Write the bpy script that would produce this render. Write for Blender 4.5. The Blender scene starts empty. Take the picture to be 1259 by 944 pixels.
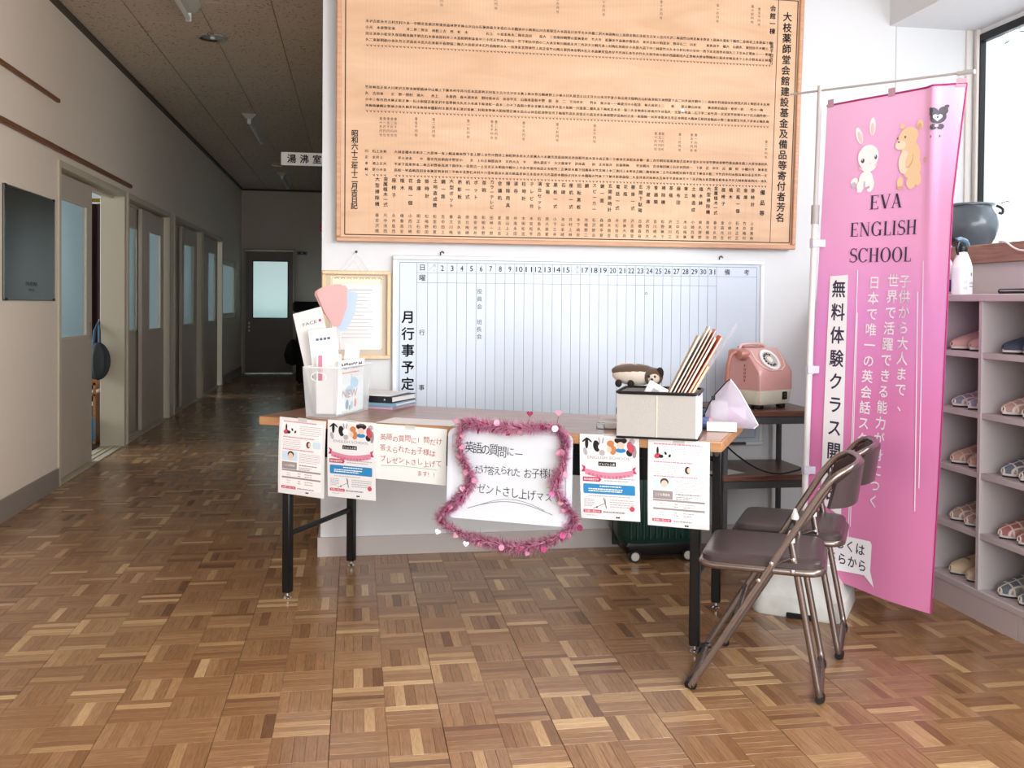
import bpy, bmesh, math, random
from mathutils import Matrix, Vector, geometry
random.seed(7)
SC = bpy.context.scene
COL = SC.collection
PI = math.pi
R = math.radians

# ------------------------------------------------------------------ camera
cd = bpy.data.cameras.new('camera'); cam = bpy.data.objects.new('camera', cd); COL.objects.link(cam)
yaw, pitch, roll = R(9.35), R(-.93), R(.46)
fw = Vector((math.sin(yaw)*math.cos(pitch), math.cos(yaw)*math.cos(pitch), math.sin(pitch)))
rt = Vector((math.cos(yaw), -math.sin(yaw), 0)); up = rt.cross(fw)
r2 = rt*math.cos(roll)+up*math.sin(roll); u2 = -rt*math.sin(roll)+up*math.cos(roll)
m = Matrix((r2, u2, -fw)).transposed().to_4x4(); m.translation = (0, 0, 1.17)
cam.matrix_world = m
cd.sensor_width = 36; cd.lens = 36*1175/1259; cd.shift_y = -79.5/1259
cd.clip_start = .05; cd.clip_end = 200
SC.camera = cam

# ------------------------------------------------------------------ light
w = bpy.data.worlds.new('sky'); SC.world = w; w.use_nodes = True
bg = w.node_tree.nodes['Background']; bg.inputs[0].default_value = (.86, .94, 1, 1); bg.inputs[1].default_value = 2.6

def area(name, loc, target, sx, sy, power, col=(1, 1, 1), spread=180):
    l = bpy.data.lights.new(name, 'AREA'); l.shape = 'RECTANGLE'; l.size = sx; l.size_y = sy; l.energy = power; l.color = col
    l.spread = R(spread)
    o = bpy.data.objects.new(name, l); COL.objects.link(o); o.location = loc
    o.rotation_euler = (Vector(target)-Vector(loc)).to_track_quat('-Z', 'Y').to_euler()
    return o
area('entrance_daylight', (1.0, -1.0, 1.55), (.1, 4, .5), 3.2, 2.3, 102, (.985, .99, 1))
area('window_daylight', (3.05, 1.7, 2.0), (-1.2, 2.6, .4), 2.6, 1.0, 78, (.9, .95, 1))
area('left_wall_fill', (2.35, -.9, 1.4), (-1.8, 4.0, .9), 1.2, 2.2, 38, (.98, .99, 1), 110)  # added fill that brightens the left wall, no opening of its own
area('side_room_daylight', (-4.9, 8.5, 1.6), (-1.9, 8.5, 1.2), 4.5, 1.3, 190, (.88, .96, 1))
area('far_side_room_daylight', (-4.9, 13.2, 1.6), (-1.9, 13.2, 1.2), 3.4, 1.3, 120, (.85, .95, 1))
area('end_room_daylight', (-1.3, 18.6, 1.6), (-1.3, 16, 1.4), 1.6, 1.3, 4.2, (1, 1, .93))
SC.view_settings.view_transform = 'Standard'; SC.view_settings.look = 'None'
SC.view_settings.exposure = 0.0; SC.view_settings.gamma = 1.0; SC.view_settings.use_curve_mapping = False

# ------------------------------------------------------------------ helpers
def srgb(c):
    if isinstance(c, str):
        c = tuple(int(c[i:i+2], 16)/255 for i in (0, 2, 4))
    return tuple((x/12.92 if x <= .04045 else ((x+.055)/1.055)**2.4) for x in c)+(1,)
MATS = {}
def mat(name, col='cccccc', rough=.6, metal=0, spec=.5, bump=0, bscale=200, vary=0, vscale=6, trans=0, alpha=1, emit=0, coat=0, sheen=0, ior=1.45):
    if name in MATS: return MATS[name]
    M = bpy.data.materials.new(name); M.use_nodes = True; nt = M.node_tree; b = nt.nodes['Principled BSDF']
    c = srgb(col); b.inputs['Base Color'].default_value = c
    b.inputs['Roughness'].default_value = rough; b.inputs['Metallic'].default_value = metal
    b.inputs['Specular IOR Level'].default_value = spec; b.inputs['IOR'].default_value = ior
    b.inputs['Transmission Weight'].default_value = trans; b.inputs['Alpha'].default_value = alpha
    b.inputs['Coat Weight'].default_value = coat
    if sheen: b.inputs['Sheen Weight'].default_value = sheen
    if emit: b.inputs['Emission Color'].default_value = c; b.inputs['Emission Strength'].default_value = emit
    tc = None
    if bump or vary:
        tc = nt.nodes.new('ShaderNodeTexCoord')
    if bump:
        n = nt.nodes.new('ShaderNodeTexNoise'); n.inputs['Scale'].default_value = bscale; n.inputs['Detail'].default_value = 3
        nt.links.new(tc.outputs['Object'], n.inputs['Vector'])
        bp = nt.nodes.new('ShaderNodeBump'); bp.inputs['Strength'].default_value = bump; bp.inputs['Distance'].default_value = .002
        nt.links.new(n.outputs['Fac'], bp.inputs['Height']); nt.links.new(bp.outputs['Normal'], b.inputs['Normal'])
    if vary:
        n = nt.nodes.new('ShaderNodeTexNoise'); n.inputs['Scale'].default_value = vscale; n.inputs['Detail'].default_value = 5
        nt.links.new(tc.outputs['Object'], n.inputs['Vector'])
        r = nt.nodes.new('ShaderNodeValToRGB')
        r.color_ramp.elements[0].position = .3; r.color_ramp.elements[1].position = .7
        r.color_ramp.elements[0].color = tuple(x*(1-vary) for x in c[:3])+(1,)
        r.color_ramp.elements[1].color = tuple(min(1, x*(1+vary*.6)) for x in c[:3])+(1,)
        nt.links.new(n.outputs['Fac'], r.inputs['Fac']); nt.links.new(r.outputs['Color'], b.inputs['Base Color'])
    MATS[name] = M
    return M
def wood(name, c1, c2, rough=.45, axis=0, scale=6, stretch=14, bump=.05, coat=0):
    if name in MATS: return MATS[name]
    M = bpy.data.materials.new(name); M.use_nodes = True; nt = M.node_tree; b = nt.nodes['Principled BSDF']
    tc = nt.nodes.new('ShaderNodeTexCoord'); mp = nt.nodes.new('ShaderNodeMapping')
    s = [stretch]*3; s[axis] = 1; mp.inputs['Scale'].default_value = s
    n = nt.nodes.new('ShaderNodeTexNoise'); n.inputs['Scale'].default_value = scale; n.inputs['Detail'].default_value = 6; n.inputs['Distortion'].default_value = .6
    r = nt.nodes.new('ShaderNodeValToRGB'); r.color_ramp.elements[0].color = srgb(c1); r.color_ramp.elements[1].color = srgb(c2)
    r.color_ramp.elements[0].position = .32; r.color_ramp.elements[1].position = .68
    nt.links.new(tc.outputs['Object'], mp.inputs['Vector']); nt.links.new(mp.outputs['Vector'], n.inputs['Vector'])
    nt.links.new(n.outputs['Fac'], r.inputs['Fac']); nt.links.new(r.outputs['Color'], b.inputs['Base Color'])
    bp = nt.nodes.new('ShaderNodeBump'); bp.inputs['Strength'].default_value = bump; bp.inputs['Distance'].default_value = .002
    nt.links.new(n.outputs['Fac'], bp.inputs['Height']); nt.links.new(bp.outputs['Normal'], b.inputs['Normal'])
    b.inputs['Roughness'].default_value = rough; b.inputs['Coat Weight'].default_value = coat
    MATS[name] = M
    return M

class MB:
    def __init__(s): s.v = []; s.f = []; s.m = []; s.xf = None
    def add(s, vs, fs, m=0):
        o = len(s.v)
        for p in vs:
            p = Vector(p)
            if s.xf is not None: p = s.xf @ p
            s.v.append(tuple(p))
        for f in fs: s.f.append(tuple(i+o for i in f)); s.m.append(m)
        return s
    def box(s, c, d, m=0, b=0):
        cx, cy, cz = c; hx, hy, hz = d[0]/2, d[1]/2, d[2]/2
        if not b:
            vs = [(cx+x*hx, cy+y*hy, cz+z*hz) for x in (-1, 1) for y in (-1, 1) for z in (-1, 1)]
            return s.add(vs, [(0, 1, 3, 2), (4, 6, 7, 5), (0, 4, 5, 1), (2, 3, 7, 6), (0, 2, 6, 4), (1, 5, 7, 3)], m)
        b = min(b, hx*.95, hy*.95, hz*.95)
        vs = []; idx = {}
        for x in (-1, 1):
            for y in (-1, 1):
                for z in (-1, 1):
                    idx[x, y, z] = len(vs)
                    vs += [(cx+x*hx, cy+y*(hy-b), cz+z*(hz-b)), (cx+x*(hx-b), cy+y*hy, cz+z*(hz-b)), (cx+x*(hx-b), cy+y*(hy-b), cz+z*hz)]
        F = []; S = (-1, 1)
        for x in S: F.append([idx[x, y, z] for y, z in ((-1, -1), (1, -1), (1, 1), (-1, 1))])
        for y in S: F.append([idx[x, y, z]+1 for x, z in ((-1, -1), (1, -1), (1, 1), (-1, 1))])
        for z in S: F.append([idx[x, y, z]+2 for x, y in ((-1, -1), (1, -1), (1, 1), (-1, 1))])
        for y in S:
            for z in S: a, c_ = idx[-1, y, z], idx[1, y, z]; F.append([a+1, c_+1, c_+2, a+2])
        for x in S:
            for z in S: a, c_ = idx[x, -1, z], idx[x, 1, z]; F.append([a, c_, c_+2, a+2])
        for x in S:
            for y in S: a, c_ = idx[x, y, -1], idx[x, y, 1]; F.append([a, c_, c_+1, a+1])
        for k in idx.values(): F.append([k, k+1, k+2])
        return s.add(vs, F, m)
    def tube(s, pts, r, seg=8, closed=False, m=0, flat=1.0):
        pts = [Vector(p) for p in pts]; n = len(pts)
        rr = r if isinstance(r, (list, tuple)) else [r]*n
        vs = []; fs = []; N = None
        for i in range(n):
            if closed: t = pts[(i+1) % n]-pts[i-1]
            else: t = pts[min(i+1, n-1)]-pts[max(i-1, 0)]
            t = t.normalized() if t.length > 1e-9 else Vector((0, 0, 1))
            if N is None: N = t.orthogonal().normalized() if abs(t.z) > .9 else Vector((0, 0, 1)).cross(t).normalized()
            else:
                N = N-t*N.dot(t); N = N.normalized() if N.length > 1e-6 else t.orthogonal().normalized()
            B = t.cross(N)
            for k in range(seg):
                a = 2*PI*k/seg; vs.append(pts[i]+(N*math.cos(a)+B*math.sin(a)*flat)*rr[i])
        for i in range(n if closed else n-1):
            j = (i+1) % n
            for k in range(seg):
                l = (k+1) % seg; fs.append((i*seg+k, i*seg+l, j*seg+l, j*seg+k))
        if not closed: fs.append(tuple(range(seg))[::-1]); fs.append(tuple((n-1)*seg+k for k in range(seg)))
        return s.add(vs, fs, m)
    def lathe(s, prof, seg=24, c=(0, 0, 0), m=0, axis='z'):
        vs = []; fs = []
        for r_, z in prof:
            for k in range(seg):
                a = 2*PI*k/seg; x, y = r_*math.cos(a), r_*math.sin(a)
                p = {'z': (x, y, z), 'y': (x, z, y), 'x': (z, x, y)}[axis]
                vs.append((p[0]+c[0], p[1]+c[1], p[2]+c[2]))
        for i in range(len(prof)-1):
            for k in range(seg):
                l = (k+1) % seg; fs.append((i*seg+k, i*seg+l, (i+1)*seg+l, (i+1)*seg+k))
        if prof[0][0] > 1e-6: fs.append(tuple(range(seg)))
        if prof[-1][0] > 1e-6: fs.append(tuple((len(prof)-1)*seg+k for k in range(seg)))
        return s.add(vs, fs, m)
    def prism(s, poly, h0, h1, fn, m=0):
        """poly: 2-D points; fn(x,y,h)->3-D"""
        n = len(poly); vs = [fn(x, y, h0) for x, y in poly]+[fn(x, y, h1) for x, y in poly]
        fs = [tuple(range(n)), tuple(range(n, 2*n))[::-1]]+[(i, (i+1) % n, n+(i+1) % n, n+i) for i in range(n)]
        return s.add(vs, fs, m)
    def sheet(s, grid, th, m=0):
        """grid of points [row][col] thickened along its normal"""
        nr, nc = len(grid), len(grid[0]); G = [[Vector(p) for p in r_] for r_ in grid]
        def nrm(i, j):
            a = G[min(i+1, nr-1)][j]-G[max(i-1, 0)][j]; b = G[i][min(j+1, nc-1)]-G[i][max(j-1, 0)]
            q = a.cross(b); return q.normalized() if q.length > 1e-12 else Vector((0, 0, 1))
        N = [[nrm(i, j) for j in range(nc)] for i in range(nr)]
        vs = [G[i][j] for i in range(nr) for j in range(nc)]+[G[i][j]-N[i][j]*th for i in range(nr) for j in range(nc)]
        o = nr*nc; fs = []
        for i in range(nr-1):
            for j in range(nc-1):
                a = i*nc+j; fs.append((a, a+1, a+nc+1, a+nc)); fs.append((o+a, o+a+nc, o+a+nc+1, o+a+1))
        for i in range(nr-1):
            for j in (0, nc-1): a = i*nc+j; fs.append((a, a+nc, o+a+nc, o+a))
        for j in range(nc-1):
            for i in (0, nr-1): a = i*nc+j; fs.append((a, a+1, o+a+1, o+a))
        return s.add(vs, fs, m)
    def mesh(s, name, mats, smooth=True, fix=True, ang=40):
        me = bpy.data.meshes.new(name); me.from_pydata(s.v, [], s.f); me.update()
        for mm in (mats if isinstance(mats, (list, tuple)) else [mats]): me.materials.append(mm)
        if any(s.m): me.polygons.foreach_set('material_index', s.m)
        if fix:
            bm = bmesh.new(); bm.from_mesh(me); bmesh.ops.recalc_face_normals(bm, faces=bm.faces); bm.to_mesh(me); bm.free()
        if smooth:
            me.polygons.foreach_set('use_smooth', [True]*len(me.polygons)); me.set_sharp_from_angle(angle=R(ang))
        return me
def link(name, me, parent=None, loc=None, rot=None):
    o = bpy.data.objects.new(name, me); COL.objects.link(o)
    if parent: o.parent = parent
    if loc: o.location = loc
    if rot: o.rotation_euler = rot
    return o
def part(name, mb, mats, parent, label=None, loc=None, rot=None, smooth=True, kind=None, fix=True):
    o = link(name, mb.mesh(name, mats, smooth, fix), parent, loc, rot)
    if label: o['label'] = label
    if kind: o['kind'] = kind
    return o
def tag(o, label, cat, group=None):
    o['label'] = label; o['category'] = cat
    if group: o['group'] = group
    return o
def thing(name, label, cat, loc=(0, 0, 0), rot=(0, 0, 0), group=None):
    if isinstance(rot, (int, float)): rot = (0, 0, rot)
    return tag(link(name, None, None, loc, rot), label, cat, group)
def struct(name, mb, mats, parent=None, smooth=False, label=None):
    o = part(name, mb, mats, parent, smooth=smooth)
    if parent is None: o['kind'] = 'structure'
    if label: o['label'] = label
    return o
def fillet(pts, r, n=5):
    pts = [Vector(p) for p in pts]; out = [pts[0]]
    for i in range(1, len(pts)-1):
        a, b, c = pts[i-1], pts[i], pts[i+1]
        d1 = (a-b); d2 = (c-b); q = min(r, d1.length*.49, d2.length*.49); p1 = b+d1.normalized()*q; p2 = b+d2.normalized()*q
        for k in range(n+1):
            t = k/n; out.append(p1*(1-t)**2+b*2*t*(1-t)+p2*t*t)
    out.append(pts[-1]); return out
def rrect(w_, h_, r, n=4, cx=0, cy=0):
    out = []
    for sx, sy, a0 in ((1, 1, 0), (-1, 1, 90), (-1, -1, 180), (1, -1, 270)):
        for k in range(n+1):
            a = R(a0+90*k/n); out.append((cx+sx*(w_/2-r)+r*math.cos(a), cy+sy*(h_/2-r)+r*math.sin(a)))
    return out

# ---- lettering: glyph outlines as flat meshes, cached per string
GL = {}
def glyph(s, bold=0.0, res=2):
    k = (s, 0, res)
    if k in GL: return GL[k]
    cu = bpy.data.curves.new('t', 'FONT'); cu.body = s; cu.size = 1; cu.resolution_u = res; cu.fill_mode = 'FRONT'
    o = bpy.data.objects.new('t', cu); COL.objects.link(o)
    me = bpy.data.meshes.new_from_object(o)
    vs = [(v.co.x, v.co.y) for v in me.vertices]; fs = [tuple(p.vertices) for p in me.polygons]
    bpy.data.objects.remove(o); bpy.data.curves.remove(cu); bpy.data.meshes.remove(me)
    if vs:
        x0, x1 = min(v[0] for v in vs), max(v[0] for v in vs); y0, y1 = min(v[1] for v in vs), max(v[1] for v in vs)
    else: x0 = x1 = y0 = y1 = 0
    GL[k] = (vs, fs, (x0, x1, y0, y1)); return GL[k]
class Flat:
    """flat print: 2-D triangles with a material index and a layer, mapped on a surface by fn(x, y, h)"""
    def __init__(s): s.t = []
    def poly(s, pts, m=0, l=1):
        tr = geometry.tessellate_polygon([[Vector((x, y, 0)) for x, y in pts]])
        for t in tr: s.t.append(([pts[i] for i in t], m, l))
    def rect(s, x0, y0, x1, y1, m=0, l=1): s.poly([(x0, y0), (x1, y0), (x1, y1), (x0, y1)], m, l)
    def ell(s, cx, cy, rx, ry, m=0, l=1, rot=0, n=20):
        c, q = math.cos(rot), math.sin(rot)
        s.poly([(cx+rx*math.cos(a)*c-ry*math.sin(a)*q, cy+rx*math.cos(a)*q+ry*math.sin(a)*c) for a in [2*PI*k/n for k in range(n)]], m, l)
    def line(s, pts, w_, m=0, l=1):
        for (x0, y0), (x1, y1) in zip(pts[:-1], pts[1:]):
            d = math.hypot(x1-x0, y1-y0) or 1; nx, ny = -(y1-y0)/d*w_/2, (x1-x0)/d*w_/2
            s.poly([(x0+nx, y0+ny), (x1+nx, y1+ny), (x1-nx, y1-ny), (x0-nx, y0-ny)], m, l)
    def text(s, txt, x, y, size, m=0, l=1, bold=0, align='l', w_=None, res=2, shear=0, jit=0):
        """one run of text on a baseline; w_ = forced width"""
        vs, fs, (x0, x1, y0, y1) = glyph(txt, bold, res)
        sx = size if w_ is None else w_/max(x1-x0, 1e-6)
        ox = {'l': -x0*sx, 'c': -(x0+x1)/2*sx, 'r': -x1*sx}[align]
        if bold:
            b = bold*size*.8
            for dx, dy in ((b, 0), (-b, 0), (0, b), (0, -b)): s.text(txt, x+dx, y+dy, size, m, l, 0, align, w_, res, shear, jit)
            return
        for f in fs:
            P = [(x+ox+vs[i][0]*sx+shear*vs[i][1]*size, y+vs[i][1]*size+jit*(vs[i][0]*sx)) for i in f]
            for k in range(1, len(P)-1): s.t.append(([P[0], P[k], P[k+1]], m, l))
    def char(s, c, cx, cy, size, m=0, l=1, bold=0, res=2, rot=0, sy=1):
        """a full-width character centred on cx, cy"""
        vs, fs, bb = glyph(c, bold, res)
        if not vs: return
        if bold and size > .018:
            b = bold*size*.8
            for dx, dy in ((b, 0), (-b, 0), (0, b), (0, -b)): s.char(c, cx+dx, cy+dy, size, m, l, 0, res, rot, sy)
            return
        mx, my = .5, .36
        if c in 'ーっ、。': mx = (bb[0]+bb[1])/2 if c == 'ー' else .5
        co, si = math.cos(rot), math.sin(rot)
        for f in fs:
            P = []
            for i in f:
                dx, dy = (vs[i][0]-mx)*size, (vs[i][1]-my)*size*sy
                P.append((cx+dx*co-dy*si, cy+dx*si+dy*co))
            for k in range(1, len(P)-1): s.t.append(([P[0], P[k], P[k+1]], m, l))
    def vert(s, txt, cx, ytop, size, pitch, m=0, l=1, bold=0, res=2, jit=0, sy=1):
        for i, c in enumerate(txt):
            if c != ' ': s.char(c, cx+random.uniform(-jit, jit), ytop-pitch*(i+.5), size, m, l, bold, res, random.uniform(-jit, jit)*8, sy)
    def split(s, maxl):
        out = []; st = list(s.t)
        while st:
            P, m, l = st.pop()
            e = [(P[i][0]-P[(i+1) % 3][0])**2+(P[i][1]-P[(i+1) % 3][1])**2 for i in range(3)]
            k = e.index(max(e))
            if e[k] > maxl*maxl:
                a, b, c = P[k], P[(k+1) % 3], P[(k+2) % 3]; q = ((a[0]+b[0])/2, (a[1]+b[1])/2)
                st.append(([a, q, c], m, l)); st.append(([q, b, c], m, l))
            else: out.append((P, m, l))
        s.t = out
    def mb(s, fn, h=.0004, up=None):
        b = MB()
        for P, m, l in s.t:
            A = (P[1][0]-P[0][0])*(P[2][1]-P[0][1])-(P[1][1]-P[0][1])*(P[2][0]-P[0][0])
            Q = P if A > 0 else P[::-1]
            b.add([fn(x, y, h*l) for x, y in Q], [(0, 1, 2)], m)
        return b
def pprint_(name, F, mats, parent, fn, h=.0004, label=None):
    o = part(name, F.mb(fn, h), mats, parent, label, smooth=False, fix=False)
    return o

# ------------------------------------------------------------------ materials
WALL = mat('wall_paper', 'dadbdc', .9, bump=.25, bscale=260, spec=.2)
WALLH = mat('hall_wall_paper', 'e6d6c5', .85, bump=.25, bscale=260, spec=.25)
DOORM = mat('door_beige_paint', 'c4b4a3', .55, spec=.4, vary=.05, vscale=1.5)
DOORL = mat('door_post_cream', 'c6b9a3', .5, spec=.4)
FROST = mat('frosted_glass', 'cfe0e6', .45, trans=.92, ior=1.2, bump=.6, bscale=90)
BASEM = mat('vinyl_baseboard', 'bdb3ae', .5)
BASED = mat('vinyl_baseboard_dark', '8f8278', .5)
WHITE = mat('white_plastic', 'f2f2f2', .35)
BLACKP = mat('black_plastic', '101012', .4)
BLACKM = mat('black_metal', '0b0d10', .35, spec=.5)
CHROME = mat('chrome', 'd0d0d0', .12, metal=1)
PAPER = mat('paper', 'e9e7e7', .75, spec=.2)
PAPERG = mat('pale_greenish_paper', 'eef1ee', .7, spec=.2)
INK = mat('black_ink', '141416', .6)
INKG = mat('grey_ink', '55595c', .6)
CABM = mat('cabinet_laminate', 'c0b6b6', .45, spec=.4)

# ------------------------------------------------------------------ shell
XL, YF, ZC, XR, YE = -1.83, 4.47, 3.01, 3.14, 16.1
# floor: parquet of small oak strips, nearest 300 as objects
def floor_mat():
    M = bpy.data.materials.new('oak_parquet'); M.use_nodes = True; nt = M.node_tree; b = nt.nodes['Principled BSDF']
    N = nt.nodes.new; L = nt.links.new
    at = N('ShaderNodeAttribute'); at.attribute_name = 'tone'
    cr = N('ShaderNodeValToRGB'); cr.color_ramp.elements[0].color = srgb('785236'); cr.color_ramp.elements[1].color = srgb('d3ae80')
    for p, c in ((.35, '946c49'), (.65, 'a67e58'), (.85, 'bb9468')):
        e = cr.color_ramp.elements.new(p); e.color = srgb(c)
    L(at.outputs['Fac'], cr.inputs['Fac'])
    uv = N('ShaderNodeUVMap'); uv.uv_map = 'grain'
    mp = N('ShaderNodeMapping'); mp.inputs['Scale'].default_value = (5, 90, 1); L(uv.outputs['UV'], mp.inputs['Vector'])
    n = N('ShaderNodeTexNoise'); n.inputs['Scale'].default_value = 3; n.inputs['Detail'].default_value = 6; n.inputs['Roughness'].default_value = .65; n.inputs['Distortion'].default_value = .8
    L(mp.outputs['Vector'], n.inputs['Vector'])
    r2_ = N('ShaderNodeValToRGB'); r2_.color_ramp.elements[0].position = .35; r2_.color_ramp.elements[1].position = .62
    r2_.color_ramp.elements[0].color = (.68, .66, .64, 1); r2_.color_ramp.elements[1].color = (1.04, 1.04, 1.04, 1)
    L(n.outputs['Fac'], r2_.inputs['Fac'])
    mx = N('ShaderNodeMix'); mx.data_type = 'RGBA'; mx.blend_type = 'MULTIPLY'; mx.inputs['Factor'].default_value = 1
    L(cr.outputs['Color'], mx.inputs['A']); L(r2_.outputs['Color'], mx.inputs['B']); L(mx.outputs['Result'], b.inputs['Base Color'])
    g = N('ShaderNodeNewGeometry'); n2 = N('ShaderNodeTexNoise'); n2.inputs['Scale'].default_value = 7; n2.inputs['Detail'].default_value = 4; L(g.outputs['Position'], n2.inputs['Vector'])
    mr = N('ShaderNodeMapRange'); mr.inputs['To Min'].default_value = .15; mr.inputs['To Max'].default_value = .30; L(n2.outputs['Fac'], mr.inputs['Value']); L(mr.outputs['Result'], b.inputs['Roughness'])
    n3 = N('ShaderNodeTexNoise'); n3.inputs['Scale'].default_value = 40; L(g.outputs['Position'], n3.inputs['Vector'])
    bp = N('ShaderNodeBump'); bp.inputs['Strength'].default_value = .12; bp.inputs['Distance'].default_value = .002; L(n3.outputs['Fac'], bp.inputs['Height'])
    bp2 = N('ShaderNodeBump'); bp2.inputs['Strength'].default_value = .08; bp2.inputs['Distance'].default_value = .001; L(n.outputs['Fac'], bp2.inputs['Height']); L(bp.outputs['Normal'], bp2.inputs['Normal'])
    L(bp2.outputs['Normal'], b.inputs['Normal']); b.inputs['Specular IOR Level'].default_value = .5
    return M
FM = floor_mat()
fb = MB(); fb.box((-1.2, 7.4, -.054), (8.8, 18.0, .1))
floor = struct('floor', fb, mat('floor_joint_dark', '2c1a10', .7))
SQ, NS = .1532, 5
SQS = SQ-.0006
def strip_geo(cx, cy, vert_, tilt=0, w_=SQS/NS, l_=SQS):
    g = .0002; hx, hy = (w_/2-g, l_/2-g) if vert_ else (l_/2-g, w_/2-g); k = .0005
    top = [(cx+sx*(hx-k), cy+sy*(hy-k), tilt*sx*.0002) for sx, sy in ((-1, -1), (1, -1), (1, 1), (-1, 1))]
    mid = [(cx+sx*hx, cy+sy*hy, -.0008) for sx, sy in ((-1, -1), (1, -1), (1, 1), (-1, 1))]
    bot = [(x, y, -.0045) for x, y, z in mid]
    fs = [(0, 1, 2, 3)]+[(4+i, 4+(i+1) % 4, (i+1) % 4, i) for i in range(4)]+[(8+i, 8+(i+1) % 4, 4+(i+1) % 4, 4+i) for i in range(4)]
    return top+mid+bot, fs
def tone():
    r_ = random.random()
    if r_ < .12: return random.uniform(.80, 1.0)
    if r_ < .20: return random.uniform(.05, .3)
    return min(1, max(0, random.gauss(.52, .09)))
def strip_mesh(name, items):
    """items: (cx, cy, vertical, tone)"""
    vs = []; fs = []; tn = []; uvs = []
    for cx, cy, ve, t_ in items:
        v, f = strip_geo(cx, cy, ve, random.choice((-1, 0, 1))); o = len(vs); vs += v; fs += [tuple(i+o for i in q) for q in f]
        tn += [t_]*len(v); ox, oy = random.uniform(0, 60), random.uniform(0, 60)
        for q in f:
            for i in q:
                x, y = v[i][0]-cx, v[i][1]-cy
                if ve: x, y = y, x
                uvs += [x+ox, y+oy]
    me = bpy.data.meshes.new(name); me.from_pydata(vs, [], fs); me.update()
    a = me.attributes.new('tone', 'FLOAT', 'POINT'); a.data.foreach_set('value', tn)
    u = me.uv_layers.new(name='grain'); u.data.foreach_set('uv', uvs)
    me.materials.append(FM); return me
items = []
x0, y0 = -.06-.3064*7, 2.77-.3064*6
for i in range(40):
    for j in range(104):
        sx, sy = x0+SQ*i, y0+SQ*j; cx, cy = sx+SQ/2, sy+SQ/2
        if cx < XL-.03 or cx > 2.62 or cy > 16.1 or (cy > YF-.02 and cx > -.12): continue
        ii, jj = round((sx+.06)/SQ), round((sy-2.77)/SQ); ve = (ii+jj) % 2 == 1
        cx += .0003*(1 if ii % 2 == 0 else -1); cy += .0003*(1 if jj % 2 == 0 else -1)
        bt = random.gauss(0, .05)
        for k in range(NS):
            o = (k-(NS-1)/2)*SQS/NS
            items.append((cx+(o if ve else 0), cy+(0 if ve else o), ve, min(1, max(0, tone()+bt))))
def seen(c):
    px, py = 436+1175*c[0]/c[1], 372+1370/c[1]
    return 10 < px < 1249 and py < 940
near = sorted([c for c in items if seen(c)], key=lambda c: c[1])[:300]
ns = set(id(c) for c in near)
fl = link('parquet_strips', strip_mesh('parquet_strips', [c for c in items if id(c) not in ns]), floor); fl['kind'] = 'stuff'
vm = {}
for c in near:
    k = (c[2], round(c[3]*14))
    if k not in vm: vm[k] = strip_mesh('parquet_strip', [(0, 0, c[2], k[1]/14)])
    link('parquet_strip', vm[k], floor, (c[0], c[1], 0))

# walls
def wallseg(mb, x0, y0, z0, x1, y1, z1): mb.box(((x0+x1)/2, (y0+y1)/2, (z0+z1)/2), (abs(x1-x0), abs(y1-y0), abs(z1-z0)))
wl = MB(); T = -2.0
wallseg(wl, T, -1.2, 0, XL, 6.34, ZC)
wallseg(wl, T, 6.34, 2.03, XL, 13.9, ZC)
wallseg(wl, T, 8.08, 0, XL, 8.2, 2.03); wallseg(wl, T, 9.98, 0, XL, 10.26, 2.03)
wallseg(wl, T, 11.99, 0, XL, 12.1, 2.03); wallseg(wl, T, 13.8, 0, XL, 13.9, 2.03)
wallseg(wl, T, 13.9, 0, XL, 15.4, .92); wallseg(wl, T, 13.9, 1.78, XL, 15.4, ZC); wallseg(wl, T, 15.4, 0, XL, YE+.1, ZC)
struct('wall_left', wl, WALLH)
wf = MB(); wallseg(wf, -.15, YF, 0, 3.3, YF+.15, ZC); wallseg(wf, -.15, YF+.15, 0, 0, YE, ZC)
struct('wall_front', wf, WALL)
we = MB(); wallseg(we, T, YE, 2.03, -.15, YE+.12, ZC); wallseg(we, T, YE, 0, -1.79, YE+.12, 2.03); wallseg(we, -.97, YE, 0, -.15, YE+.12, 2.03)
struct('wall_end', we, WALLH)
# right wall under / beside the window, alcove, soffit
wr = MB(); wallseg(wr, XR, -1.2, 0, XR+.06, YF, 1.44); wallseg(wr, XR, -1.2, 2.56, XR+.06, YF, ZC); wallseg(wr, XR, -1.2, 1.44, XR+.06, .3, 2.56)
struct('wall_right', wr, WALL)
sw = MB(); wallseg(sw, 2.68, -1.2, 0, XR, YF, 1.36); struct('wall_sill', sw, mat('sill_wall_grey', 'cfc8c8', .8))
so = MB(); wallseg(so, 2.655, -1.2, 2.585, XR, YF, ZC); struct('ceiling_soffit', so, WALL)
wb_ = MB(); wallseg(wb_, T, -1.35, 0, -1.3, -1.2, ZC); wallseg(wb_, 2.5, -1.35, 0, 3.3, -1.2, ZC); wallseg(wb_, -1.3, -1.35, 2.7, 2.5, -1.2, ZC)
struct('wall_back', wb_, WALL)
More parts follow.
